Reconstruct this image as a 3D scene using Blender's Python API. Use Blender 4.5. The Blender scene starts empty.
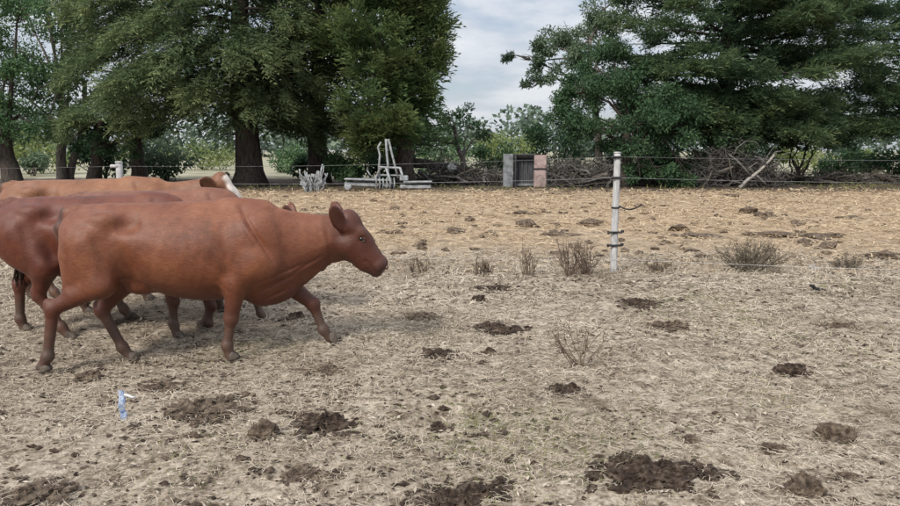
import bpy, math
import numpy as np
from mathutils import Vector
R = math.radians
PI = math.pi
SC = bpy.context.scene
COL = SC.collection

# ------------------------------------------------------------------ camera
FPX, CX, CY, HORIZ, CAMZ = 725.0, 450.0, 253.0, 150.0, 1.70
PITCH = math.atan((CY - HORIZ) / FPX)
cam_d = bpy.data.cameras.new("camera")
cam_d.sensor_width = 36.0
cam_d.lens = 36.0 * FPX / 900.0
cam_d.clip_end = 3000.0
cam = bpy.data.objects.new("camera", cam_d)
cam.location = (0, 0, CAMZ)
cam.rotation_euler = (PI / 2 - PITCH, 0, 0)
COL.objects.link(cam)
SC.camera = cam

# ------------------------------------------------------------------ light
SUN_EL, SUN_AZ = R(42), R(212)      # azimuth clockwise from +Y: high, behind the camera to the left
world = bpy.data.worlds.new("World")
SC.world = world
world.use_nodes = True
wt = world.node_tree
wt.nodes.clear()
def wn(t, **kw):
    n = wt.nodes.new(t)
    for k, v in kw.items():
        setattr(n, k, v)
    return n
w_out = wn("ShaderNodeOutputWorld"); w_bg = wn("ShaderNodeBackground")
w_bg.inputs["Strength"].default_value = 0.092
sky = wn("ShaderNodeTexSky", sky_type='NISHITA', sun_disc=False, sun_elevation=SUN_EL, sun_rotation=SUN_AZ)
tc = wn("ShaderNodeTexCoord"); sep = wn("ShaderNodeSeparateXYZ")
wt.links.new(tc.outputs["Generated"], sep.inputs[0])
addz = wn("ShaderNodeMath", operation='ADD'); addz.inputs[1].default_value = 0.22
mz = wn("ShaderNodeMath", operation='MAXIMUM'); mz.inputs[1].default_value = 0.0
wt.links.new(sep.outputs[2], mz.inputs[0]); wt.links.new(mz.outputs[0], addz.inputs[0])
dx = wn("ShaderNodeMath", operation='DIVIDE'); dy = wn("ShaderNodeMath", operation='DIVIDE')
wt.links.new(sep.outputs[0], dx.inputs[0]); wt.links.new(addz.outputs[0], dx.inputs[1])
wt.links.new(sep.outputs[1], dy.inputs[0]); wt.links.new(addz.outputs[0], dy.inputs[1])
cmb = wn("ShaderNodeCombineXYZ")
wt.links.new(dx.outputs[0], cmb.inputs[0]); wt.links.new(dy.outputs[0], cmb.inputs[1])
cn = wn("ShaderNodeTexNoise"); cn.inputs["Scale"].default_value = 1.7; cn.inputs["Detail"].default_value = 7; cn.inputs["Roughness"].default_value = 0.55
wt.links.new(cmb.outputs[0], cn.inputs["Vector"])
cr = wn("ShaderNodeValToRGB")
cr.color_ramp.elements[0].position = 0.36; cr.color_ramp.elements[0].color = (5.0, 5.6, 6.6, 1)
cr.color_ramp.elements[1].position = 0.62; cr.color_ramp.elements[1].color = (8.2, 8.5, 8.9, 1)
wt.links.new(cn.outputs["Fac"], cr.inputs["Fac"])
cov = wn("ShaderNodeValToRGB")
cov.color_ramp.elements[0].position = 0.28; cov.color_ramp.elements[0].color = (0.25, 0.25, 0.25, 1)
cov.color_ramp.elements[1].position = 0.48; cov.color_ramp.elements[1].color = (0.95, 0.95, 0.95, 1)
wt.links.new(cn.outputs["Fac"], cov.inputs["Fac"])
zen = wn("ShaderNodeMapRange"); zen.inputs["To Min"].default_value = 0.80; zen.inputs["To Max"].default_value = 1.75
wt.links.new(mz.outputs[0], zen.inputs["Value"])
cz = wn("ShaderNodeVectorMath", operation='SCALE'); wt.links.new(cr.outputs["Color"], cz.inputs[0]); wt.links.new(zen.outputs[0], cz.inputs["Scale"])
wmix = wn("ShaderNodeMixRGB")
wt.links.new(cov.outputs["Color"], wmix.inputs["Fac"])
wt.links.new(sky.outputs["Color"], wmix.inputs[1]); wt.links.new(cz.outputs[0], wmix.inputs[2])
wt.links.new(wmix.outputs[0], w_bg.inputs["Color"]); wt.links.new(w_bg.outputs[0], w_out.inputs["Surface"])

sun_d = bpy.data.lights.new("sun", 'SUN')
sun_d.energy = 2.9; sun_d.angle = R(16); sun_d.color = (1.0, 0.94, 0.85)
sun = bpy.data.objects.new("sun", sun_d); COL.objects.link(sun)
sdir = Vector((math.cos(SUN_EL) * math.sin(SUN_AZ), math.cos(SUN_EL) * math.cos(SUN_AZ), math.sin(SUN_EL)))
sun.rotation_euler = sdir.to_track_quat('Z', 'Y').to_euler()

SC.view_settings.view_transform = 'Standard'
SC.view_settings.look = 'None'
SC.view_settings.exposure = 0.26
SC.view_settings.gamma = 1.0
SC.cycles.max_bounces = 6
SC.cycles.diffuse_bounces = 4
SC.cycles.transmission_bounces = 3

# ------------------------------------------------------------------ helpers
def ray(px, py):
    cx, cy = (px - CX) / FPX, (CY - py) / FPX
    return np.array([cx, math.cos(PITCH) + cy * math.sin(PITCH), -math.sin(PITCH) + cy * math.cos(PITCH)])
def gp(px, py):                      # the point of the ground seen at a place of the photograph
    d = ray(px, py); t = -CAMZ / d[2]
    return float(d[0] * t), float(d[1] * t)
def at(px, py, Y):                   # the same at a known distance
    d = ray(px, py); t = Y / d[1]
    return np.array([d[0] * t, Y, CAMZ + d[2] * t])

def lattice(ix, iy, iz, seed):
    n = (ix * 374761393 + iy * 668265263 + iz * 2147483647 + seed * 974711) & 0xFFFFFFFF
    n = ((n ^ (n >> 13)) * 1274126177) & 0xFFFFFFFF
    n = ((n ^ (n >> 16)) * 2246822519) & 0xFFFFFFFF
    return ((n ^ (n >> 15)) & 0xFFFF) / 32767.5 - 1.0
def vnoise(p, scale=1.0, seed=0):
    p = np.asarray(p, float) * scale
    if p.shape[1] == 2:
        p = np.c_[p, np.zeros(len(p))]
    i = np.floor(p).astype(np.int64); f = p - i
    f = f * f * (3 - 2 * f)
    out = 0
    for a in (0, 1):
        for b in (0, 1):
            for c in (0, 1):
                w = (f[:, 0] if a else 1 - f[:, 0]) * (f[:, 1] if b else 1 - f[:, 1]) * (f[:, 2] if c else 1 - f[:, 2])
                out = out + w * lattice(i[:, 0] + a, i[:, 1] + b, i[:, 2] + c, seed)
    return out
def fbm(p, scale=1.0, seed=0, octs=4, gain=0.5):
    o, a = 0, 1.0
    for k in range(octs):
        o = o + a * vnoise(p, scale * 2 ** k, seed + k * 17); a *= gain
    return o

def gheight(x, y):                   # ground relief
    p = np.c_[np.atleast_1d(x), np.atleast_1d(y)].astype(float)
    h = 0.020 * fbm(p, 0.9, 3, 2) + 0.018 * fbm(p, 4.0, 5, 2) + 0.010 * fbm(p, 11.0, 6, 2)
    h = h - 0.060 * np.exp(-((p[:, 0] + 2.95) / 0.8) ** 2 - ((p[:, 1] - 5.65) / 0.8) ** 2)     # hollow under the nearest cow's hind feet
    return h

class Geo:
    def __init__(self): self.v = []; self.f = {3: [], 4: []}; self.n = 0; self.tip = []
    def add(self, v, f):
        v = np.asarray(v, float).reshape(-1, 3); f = np.asarray(f, np.int64)
        self.v.append(v); self.f[f.shape[1]].append(f + self.n); self.n += len(v)
    def tube(self, pts, rad, seg=6, cap=True):
        pts = np.asarray(pts, float); n = len(pts); rad = np.broadcast_to(np.asarray(rad, float), (n,))
        t = np.gradient(pts, axis=0); t /= np.linalg.norm(t, axis=1)[:, None] + 1e-9
        ref = np.array([0, 0, 1.0]) if abs(t[:, 2]).mean() < 0.8 else np.array([1.0, 0, 0])
        u = np.cross(t, ref); u /= np.linalg.norm(u, axis=1)[:, None] + 1e-9
        w = np.cross(t, u)
        a = np.arange(seg) * 2 * PI / seg
        ring = pts[:, None, :] + rad[:, None, None] * (np.cos(a)[None, :, None] * u[:, None, :] + np.sin(a)[None, :, None] * w[:, None, :])
        idx = np.arange(n * seg).reshape(n, seg); nx = np.roll(idx, -1, 1)
        q = np.stack([idx[:-1], nx[:-1], nx[1:], idx[1:]], -1).reshape(-1, 4)
        base = self.n
        self.add(ring.reshape(-1, 3), q)
        if cap:
            for row, c, fl in ((0, pts[0], 0), (n - 1, pts[-1], 1)):
                ids = idx[row]; m = np.stack([np.roll(ids, -1), ids, np.full(seg, n * seg)], -1)
                if fl: m = m[:, [1, 0, 2]]
                self.v.append(c[None, :]); ci = self.n; self.n += 1
                mm = m.copy(); mm[:, :2] += base; mm[:, 2] = ci
                self.f[3].append(mm)
    def box(self, c, s, rot=None, bevel=0.0):
        s = np.asarray(s, float) / 2
        if bevel <= 0:
            v = np.array([[x, y, z] for x in (-1, 1) for y in (-1, 1) for z in (-1, 1)], float) * s
            q = [[0, 1, 3, 2], [4, 6, 7, 5], [0, 4, 5, 1], [2, 3, 7, 6], [0, 2, 6, 4], [1, 5, 7, 3]]
            if rot is not None: v = v @ np.asarray(rot).T
            self.add(v + np.asarray(c, float), q); return
        b = min(bevel, s.min() * 0.9)        # chamfered box: three shrunken shells
        v = []
        for ax in range(3):
            for sg in (-1, 1):
                o = [k for k in range(3) if k != ax]
                for a, d in ((-1, -1), (1, -1), (1, 1), (-1, 1)):
                    p = np.zeros(3); p[ax] = sg * s[ax]; p[o[0]] = a * (s[o[0]] - b); p[o[1]] = d * (s[o[1]] - b); v.append(p)
        import bmesh
        bm = bmesh.new()
        for p in v: bm.verts.new(p)
        r = bmesh.ops.convex_hull(bm, input=bm.verts)
        bm.verts.index_update()
        vv = np.array([x.co[:] for x in bm.verts]); ff = np.array([[x.index for x in f.verts] for f in bm.faces if len(f.verts) == 3])
        bm.free()
        if rot is not None: vv = vv @ np.asarray(rot).T
        self.add(vv + np.asarray(c, float), ff)
    def mesh(self, name, smooth=True):
        me = bpy.data.meshes.new(name)
        V = np.concatenate(self.v) if self.v else np.zeros((0, 3))
        T = np.concatenate(self.f[3]) if self.f[3] else np.zeros((0, 3), int)
        Q = np.concatenate(self.f[4]) if self.f[4] else np.zeros((0, 4), int)
        me.vertices.add(len(V)); me.vertices.foreach_set("co", V.astype(np.float32).ravel())
        nl = len(T) * 3 + len(Q) * 4
        me.loops.add(nl); me.loops.foreach_set("vertex_index", np.concatenate([T.ravel(), Q.ravel()]).astype(np.int32))
        me.polygons.add(len(T) + len(Q))
        st = np.concatenate([np.arange(len(T)) * 3, len(T) * 3 + np.arange(len(Q)) * 4]).astype(np.int32)
        me.polygons.foreach_set("loop_start", st)
        me.polygons.foreach_set("use_smooth", np.full(len(T) + len(Q), bool(smooth)))
        me.update(calc_edges=True)
        if self.tip:
            a = me.attributes.new('young_growth', 'FLOAT', 'POINT'); a.data.foreach_set('value', np.concatenate(self.tip).astype(np.float32))
        return me

def link(name, me, mat=None, parent=None, loc=None):
    o = bpy.data.objects.new(name, me)
    COL.objects.link(o)
    if mat is not None and me is not None:
        if len(me.materials) == 0: me.materials.append(mat)
    if parent is not None: o.parent = parent
    if loc is not None: o.location = loc
    return o
def tag(o, label, cat, group=None, kind=None):
    if label: o["label"] = label
    if cat: o["category"] = cat
    if group: o["group"] = group
    if kind: o["kind"] = kind
    return o
def thing(name, label, cat, loc=(0, 0, 0), group=None, rotz=0):
    o = bpy.data.objects.new(name, None); COL.objects.link(o)
    o.location = loc; o.rotation_euler = (0, 0, rotz); o.empty_display_size = 0.2
    return tag(o, label, cat, group)

# ------------------------------------------------------------------ materials
def nt(mat):
    mat.use_nodes = True
    return mat.node_tree, mat.node_tree.nodes, mat.node_tree.links
def bsdf(mat): return mat.node_tree.nodes["Principled BSDF"]
def ramp(nodes, stops):
    r = nodes.new("ShaderNodeValToRGB")
    e = r.color_ramp.elements
    while len(e) < len(stops): e.new(0.5)
    for k, (p, c) in enumerate(stops):
        e[k].position = p; e[k].color = (c[0], c[1], c[2], 1)
    return r
def noise(nodes, links, scale, detail=4, rough=0.55, coord=None, vec_scale=None):
    n = nodes.new("ShaderNodeTexNoise")
    n.inputs["Scale"].default_value = scale; n.inputs["Detail"].default_value = detail; n.inputs["Roughness"].default_value = rough
    if coord is not None:
        if vec_scale:
            m = nodes.new("ShaderNodeMapping"); m.inputs["Scale"].default_value = vec_scale
            links.new(coord, m.inputs[0]); coord = m.outputs[0]
        links.new(coord, n.inputs["Vector"])
    return n
def mix(nodes, links, fac, a, b, mode='MIX'):
    m = nodes.new("ShaderNodeMixRGB"); m.blend_type = mode
    for k, s in ((0, fac), (1, a), (2, b)):
        if hasattr(s, "is_linked"): links.new(s, m.inputs[k])
        elif k == 0: m.inputs[0].default_value = s
        else: m.inputs[k].default_value = (s[0], s[1], s[2], 1)
    return m.outputs[0]
def math_n(nodes, links, op, a, b=None, clamp=False):
    m = nodes.new("ShaderNodeMath"); m.operation = op; m.use_clamp = clamp
    for k, s in ((0, a), (1, b)):
        if s is None: continue
        if hasattr(s, "is_linked"): links.new(s, m.inputs[k])
        else: m.inputs[k].default_value = s
    return m.outputs[0]

def mat_noise(name, c1, c2, scale=8, rough=0.85, bump=0.4, bscale=None, detail=5, vec_scale=None, c3=None, dist=0.02):
    m = bpy.data.materials.new(name); t, N, L = nt(m)
    co = N.new("ShaderNodeTexCoord").outputs["Object"]
    n = noise(N, L, scale, detail, 0.6, co, vec_scale)
    stops = [(0.35, c1), (0.65, c2)] if c3 is None else [(0.32, c1), (0.5, c2), (0.68, c3)]
    r = ramp(N, stops); L.new(n.outputs["Fac"], r.inputs[0])
    L.new(r.outputs[0], bsdf(m).inputs["Base Color"])
    bsdf(m).inputs["Roughness"].default_value = rough
    bsdf(m).inputs["Specular IOR Level"].default_value = 0.25
    if bump:
        b = N.new("ShaderNodeBump"); b.inputs["Strength"].default_value = bump; b.inputs["Distance"].default_value = dist
        n2 = noise(N, L, bscale or scale * 3, 6, 0.65, co, vec_scale)
        L.new(n2.outputs["Fac"], b.inputs["Height"]); L.new(b.outputs[0], bsdf(m).inputs["Normal"])
    return m

def mat_leaf(name, stops, trans=0.25, rough=0.6, clump=0.5, young=None):
    m = bpy.data.materials.new(name); t, N, L = nt(m)
    g = N.new("ShaderNodeNewGeometry")
    co = N.new("ShaderNodeTexCoord").outputs["Object"]
    n = noise(N, L, clump, 3, 0.6, co)
    f = math_n(N, L, 'ADD', math_n(N, L, 'MULTIPLY', g.outputs["Random Per Island"], 0.5), math_n(N, L, 'MULTIPLY', n.outputs["Fac"], 0.9))
    f = math_n(N, L, 'SUBTRACT', f, 0.2, True)
    r = ramp(N, stops); L.new(f, r.inputs[0]); colr = r.outputs[0]
    if young:
        at_ = N.new("ShaderNodeAttribute"); at_.attribute_name = 'young_growth'
        colr = mix(N, L, at_.outputs["Fac"], colr, young)
    p = bsdf(m); L.new(colr, p.inputs["Base Color"]); p.inputs["Roughness"].default_value = rough
    p.inputs["Specular IOR Level"].default_value = 0.2
    tr = N.new("ShaderNodeBsdfTranslucent"); L.new(colr, tr.inputs["Color"])
    ms = N.new("ShaderNodeMixShader"); ms.inputs[0].default_value = trans
    L.new(p.outputs[0], ms.inputs[1]); L.new(tr.outputs[0], ms.inputs[2])
    L.new(ms.outputs[0], N["Material Output"].inputs["Surface"])
    return m

M_bark = mat_noise("bark", (0.035, 0.028, 0.024), (0.10, 0.082, 0.07), 5, 0.95, 0.9, 9, vec_scale=(3, 3, 0.5), dist=0.06)
M_bark_grey = mat_noise("grey_bark", (0.07, 0.06, 0.052), (0.2, 0.175, 0.15), 5, 0.95, 0.8, 9, vec_scale=(3, 3, 0.5), dist=0.05)
M_deadwood = mat_noise("dead_wood", (0.07, 0.066, 0.064), (0.20, 0.185, 0.172), 9, 0.9, 0.5, dist=0.02)
M_bleached = mat_noise("bleached_wood", (0.22, 0.20, 0.18), (0.42, 0.385, 0.345), 9, 0.9, 0.4, dist=0.01)

# ------------------------------------------------------------------ ground
def build_ground():
    g = Geo()
    ys = np.concatenate([np.linspace(-40, 1.5, 30)[:-1], 1.5 * (750 / 1.5) ** np.linspace(0, 1, 330)])
    # finer in the near field
    near = np.arange(2.6, 11.0, 0.045)
    ys = np.unique(np.round(np.concatenate([ys[(ys < 2.6) | (ys > 11.0)], near]), 4))
    s = np.linspace(-1, 1, 281); s = np.sign(s) * np.abs(s) ** 1.35
    half = 7.0 + 1.25 * np.abs(ys)
    X = s[None, :] * half[:, None]; Y = np.repeat(ys[:, None], len(s), 1)
    Z = gheight(X.ravel(), Y.ravel()).reshape(X.shape)
    Z = Z * np.clip(1.2 - np.abs(Y) / 80, 0.0, 1)
    far = np.clip((Y - 60) / 200, 0, 1)
    Z = Z + far * 0.6
    P = np.stack([X, Y, Z], -1).reshape(-1, 3)
    nr, nc = X.shape; idx = np.arange(nr * nc).reshape(nr, nc)
    q = np.stack([idx[:-1, :-1], idx[:-1, 1:], idx[1:, 1:], idx[1:, :-1]], -1).reshape(-1, 4)
    g.add(P, q)
    m = bpy.data.materials.new("paddock_ground"); t, N, L = nt(m)
    geo = N.new("ShaderNodeNewGeometry"); pos = geo.outputs["Position"]
    sp = N.new("ShaderNodeSeparateXYZ"); L.new(pos, sp.inputs[0])
    big = noise(N, L, 0.35, 4, 0.6, pos); mid = noise(N, L, 2.6, 5, 0.65, pos); fine = noise(N, L, 38, 5, 0.7, pos); fib = noise(N, L, 120, 3, 0.7, pos)
    # near: grey beige litter over dusty soil
    near_c = ramp(N, [(0.38, (0.06, 0.043, 0.031)), (0.46, (0.20, 0.158, 0.12)), (0.54, (0.40, 0.338, 0.265)), (0.66, (0.56, 0.49, 0.40))])
    clump = noise(N, L, 10, 5, 0.7, pos)
    L.new(math_n(N, L, 'ADD', math_n(N, L, 'MULTIPLY', fine.outputs[0], 0.35), math_n(N, L, 'ADD', math_n(N, L, 'MULTIPLY', mid.outputs[0], 0.2), math_n(N, L, 'MULTIPLY', clump.outputs[0], 0.45))), near_c.inputs[0])
    # beyond the fence: ochre straw
    straw_c = ramp(N, [(0.34, (0.12, 0.082, 0.054)), (0.47, (0.32, 0.24, 0.16)), (0.58, (0.46, 0.355, 0.245)), (0.72, (0.58, 0.475, 0.345))])
    fy = noise(N, L, 3.2, 6, 0.72, pos, (1.0, 0.55, 1.0))
    L.new(math_n(N, L, 'ADD', math_n(N, L, 'MULTIPLY', fy.outputs[0], 0.7), math_n(N, L, 'MULTIPLY', fine.outputs[0], 0.3)), straw_c.inputs[0])
    soil_c = ramp(N, [(0.35, (0.045, 0.034, 0.026)), (0.65, (0.13, 0.10, 0.077))]); L.new(mid.outputs[0], soil_c.inputs[0])
    field_c = ramp(N, [(0.35, (0.22, 0.215, 0.14)), (0.65, (0.40, 0.365, 0.28))]); L.new(big.outputs[0], field_c.inputs[0])
    def step(y0, w, amp):
        a = math_n(N, L, 'ADD', sp.outputs[1], math_n(N, L, 'MULTIPLY', math_n(N, L, 'SUBTRACT', mid.outputs[0], 0.5), amp))
        a = math_n(N, L, 'ADD', a, math_n(N, L, 'MULTIPLY', math_n(N, L, 'SUBTRACT', big.outputs[0], 0.5), amp))
        return math_n(N, L, 'DIVIDE', math_n(N, L, 'SUBTRACT', a, y0), w, True)
    c = mix(N, L, step(9.9, 4.6, 5.0), near_c.outputs[0], straw_c.outputs[0])
    c = mix(N, L, step(28.5, 2.5, 4.0), c, soil_c.outputs[0])
    c = mix(N, L, step(43, 3.0, 5.0), c, field_c.outputs[0])
    # old dark manure stains trodden into the litter
    stain = noise(N, L, 1.15, 5, 0.7, pos)
    sr = ramp(N, [(0.56, (0, 0, 0)), (0.70, (0.7, 0.7, 0.7))]); L.new(stain.outputs[0], sr.inputs[0])
    c = mix(N, L, sr.outputs[0], c, (0.10, 0.078, 0.06))
    L.new(c, bsdf(m).inputs["Base Color"]); bsdf(m).inputs["Roughness"].default_value = 0.95
    bsdf(m).inputs["Specular IOR Level"].default_value = 0.1
    b = N.new("ShaderNodeBump"); b.inputs["Strength"].default_value = 0.9; b.inputs["Distance"].default_value = 0.03
    h = math_n(N, L, 'ADD', math_n(N, L, 'MULTIPLY', fine.outputs[0], 0.5), math_n(N, L, 'MULTIPLY', fy.outputs[0], 1.5))
    L.new(h, b.inputs["Height"]); L.new(b.outputs[0], bsdf(m).inputs["Normal"])
    o = link("paddock_ground", g.mesh("paddock_ground"), m); o["kind"] = "structure"
build_ground()

# ------------------------------------------------------------------ foliage tools
def unit(v): return v / (np.linalg.norm(v, axis=-1, keepdims=True) + 1e-9)
def kites(g, P, D, L, W, rng, up=None, bend=0.0):
    n = len(P)
    D = unit(D)
    if up is None: up = rng.normal(size=(n, 3))
    S = unit(np.cross(D, up)); U = np.cross(S, D)
    L = np.broadcast_to(L, (n,))[:, None]; W = np.broadcast_to(W, (n,))[:, None]
    mid = P + D * L * 0.45 + U * L * 0.06
    v = np.stack([P, mid + S * W / 2, P + D * L - np.array([0, 0, 1.0]) * L * bend, mid - S * W / 2], 1).reshape(-1, 3)
    g.add(v, np.arange(4 * n).reshape(n, 4))

def sprays(g, P, D, Nn, size, rng, nl=7, lw=0.085, ll=0.5, tip=None):
    """feathery conifer fronds: leaflets set left and right of a short axis"""
    n = len(P); D = unit(D); S = unit(np.cross(D, Nn)); Nn = np.cross(S, D)
    t = np.linspace(0.05, 0.95, nl); sg = np.where(np.arange(nl) % 2, 1.0, -1.0)
    size = np.broadcast_to(size, (n,))
    ang = R(38) + rng.normal(0, 0.16, (n, nl))
    base = P[:, None, :] + D[:, None, :] * (t[None, :, None] * size[:, None, None])
    base = base - np.array([0, 0, 1.0]) * (t[None, :, None] ** 2 * size[:, None, None] * rng.normal(0.12, 0.12, (n, 1, 1)))
    dd = D[:, None, :] * np.cos(ang)[..., None] + S[:, None, :] * (np.sin(ang) * sg[None, :])[..., None] + Nn[:, None, :] * rng.normal(0.05, 0.28, (n, nl, 1))
    ln = size[:, None] * ll * (1.15 - 0.65 * t[None, :]) * rng.uniform(0.75, 1.3, (n, nl))
    up = np.repeat(Nn[:, None, :], nl, 1) + rng.normal(0, 0.45, (n, nl, 3))
    if tip is None: tip = np.zeros(n)
    yg = np.zeros((n, nl, 4)); yg[:] = (tip[:, None] * (0.2 + 0.8 * t[None, :]))[:, :, None]
    g.tip.append(yg.ravel())
    kites(g, base.reshape(-1, 3), dd.reshape(-1, 3), ln.ravel(), (size[:, None] * lw * rng.uniform(0.8, 1.4, (n, nl))).ravel(), rng, up.reshape(-1, 3))

def wob(p0, p1, n, amp, rng, sag=0.0):
    t = np.linspace(0, 1, n)[:, None]; p0 = np.asarray(p0, float); p1 = np.asarray(p1, float)
    p = p0 + (p1 - p0) * t
    w = np.cumsum(rng.normal(0, amp, (n, 3)), 0); w -= w[0]; w -= t * w[-1]
    return p + w + np.array([0, 0, -sag]) * (4 * t * (1 - t))

def trunk_mesh(g, base, top, r0, r1, rng, flare=1.5, n=9, seg=12, amp=0.08):
    p = wob(base, top, n, amp, rng); p[0] = base
    t = np.linspace(0, 1, n)
    r = r0 + (r1 - r0) * t; r[0] *= flare; r[1] *= 1 + (flare - 1) * 0.25
    p[1] = p[0] + (p[1] - p[0]) * 0.5
    p[0, 2] -= 0.15
    b = g.n
    g.tube(p, r, seg)
    return p

def bough(g, gl, o, az, L, e0, droop, width, nspr, rng, size=0.75, thick=0.25, lift=0.0, tmin=0.25, nl=7, lw=0.085, limb=0.05):
    da = np.array([math.cos(az), math.sin(az), 0]); sd = np.array([-math.sin(az), math.cos(az), 0])
    def cl(t): return o + da * (L * t)[:, None] + np.array([0, 0, 1.0]) * (L * (math.tan(e0) * t - droop * t * t + lift * t ** 4))[:, None]
    tt = np.linspace(0, 0.9, 6)
    gl.tube(cl(tt) + rng.normal(0, 0.04, (6, 3)) * tt[:, None], limb * (1.05 - tt), 5, cap=False)
    t = tmin + (1 - tmin) * rng.uniform(0, 1, nspr) ** 0.8
    w = width * L * np.sin(PI * np.clip(t, 0, 1) ** 0.75 * 0.93) * 0.5 + 0.12
    s = rng.uniform(-1, 1, nspr); s = np.sign(s) * np.abs(s) ** 0.8
    # twiglets: cluster the fronds so that gaps open between them
    k = max(6, nspr // 22); cs = rng.uniform(-1, 1, k); ct = tmin + (1 - tmin) * rng.uniform(0, 1, k) ** 0.8
    pick = rng.integers(0, k, nspr)
    t = np.clip(ct[pick] + rng.normal(0, 0.042, nspr), 0.05, 1.03); s = np.clip(cs[pick] + rng.normal(0, 0.12, nspr), -1.1, 1.1)
    w = width * L * np.sin(PI * np.clip(t, 0, 1) ** 0.75 * 0.93) * 0.5 + 0.12
    P = cl(t) + sd * (s * w)[:, None] + np.array([0, 0, 1.0]) * (rng.normal(0, thick, nspr) - 0.16 * np.abs(s) * w)[:, None]
    slope = math.tan(e0) - 2 * droop * t + 4 * lift * t ** 3
    D = da * 1.0 + sd * (s * 0.95 + rng.normal(0, 0.42, nspr))[:, None] + np.array([0, 0, 1.0]) * (slope * 0.7 + rng.normal(0.08, 0.36, nspr))[:, None]
    Nn = np.array([0, 0, 1.0]) + rng.normal(0, 0.28, (nspr, 3))
    yt = np.clip((t - 0.45) / 0.5, 0, 1) ** 1.5 * rng.uniform(0.2, 1.0, nspr) * rng.uniform(0.35, 1.0)
    sprays(g, P, D, Nn, size * rng.uniform(0.5, 1.4, nspr), rng, nl=nl, lw=lw, tip=yt)

def interp(x, pts):
    return float(np.interp(x, [p[0] for p in pts], [p[1] for p in pts]))

def leafball(g, c, r, n, rng, ll=0.16, lw=0.09, squash=0.75, shell=0.35):
    d = unit(rng.normal(size=(n, 3)))
    rr = r * (shell + (1 - shell) * rng.uniform(0, 1, n) ** 0.6) * (1 + 0.28 * fbm(d * 1.0 + np.asarray(c), 1.7, 9, 2))
    P = np.asarray(c) + d * rr[:, None] * np.array([1, 1, squash])
    D = d + rng.normal(0, 0.8, (n, 3)) + np.array([0, 0, -0.35])
    kites(g, P, D, ll * rng.uniform(0.6, 1.4, n), lw * rng.uniform(0.7, 1.3, n), rng, up=d + np.array([0, 0, 0.6]) + rng.normal(0, 0.6, (n, 3)))

def broadleaf(name, label, base, top, r0, clumps, leafmat, bark, rng, nleaf=900, ll=0.16, lw=0.085, group=None, extra_trunks=(), flare=1.4, shell=0.1, squash=0.8, cat="tree"):
    """clumps: list of (x,y,z,r) in metres; limbs reach from the trunk to each clump"""
    o = thing(name, label, cat, (base[0], base[1], 0), group)
    off = np.array([base[0], base[1], 0])
    gt, gb, gc = Geo(), Geo(), Geo()
    p = trunk_mesh(gt, np.array(base) - off, np.array(top) - off, r0, r0 * 0.45, rng, flare)
    link("trunk", gt.mesh("trunk"), bark, o)
    for (b2, t2, r2) in extra_trunks:
        g2 = Geo(); trunk_mesh(g2, np.array(b2) - off, np.array(t2) - off, r2, r2 * 0.5, rng, flare)
        link("trunk", g2.mesh("trunk"), bark, o)
    for (x, y, z, r) in clumps:
        c = np.array([x, y, z]) - off
        k = rng.integers(len(p) // 2, len(p))
        pts = wob(p[k], c, 6, 0.08, rng, sag=-0.2)
        gb.tube(pts, np.linspace(r0 * 0.32, 0.02, 6), 5, cap=False)
        for j in range(5):
            e = c + unit(rng.normal(size=3)) * r * 0.8
            gb.tube(wob(pts[4], e, 4, 0.05, rng), np.linspace(0.03, 0.008, 4), 4, cap=False)
        nsub = max(2, int(6 * r)); n = int(nleaf * r * r)
        for j in range(nsub):
            sc = c + rng.normal(0, 0.5, 3) * r * np.array([1, 1, 0.75])
            leafball(gc, sc, r * rng.uniform(0.35, 0.6), n // nsub, rng, ll, lw, squash, shell)
    link("branches", gb.mesh("branches"), bark, o)
    link("crown", gc.mesh("crown", False), leafmat, o)
    return o

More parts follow.
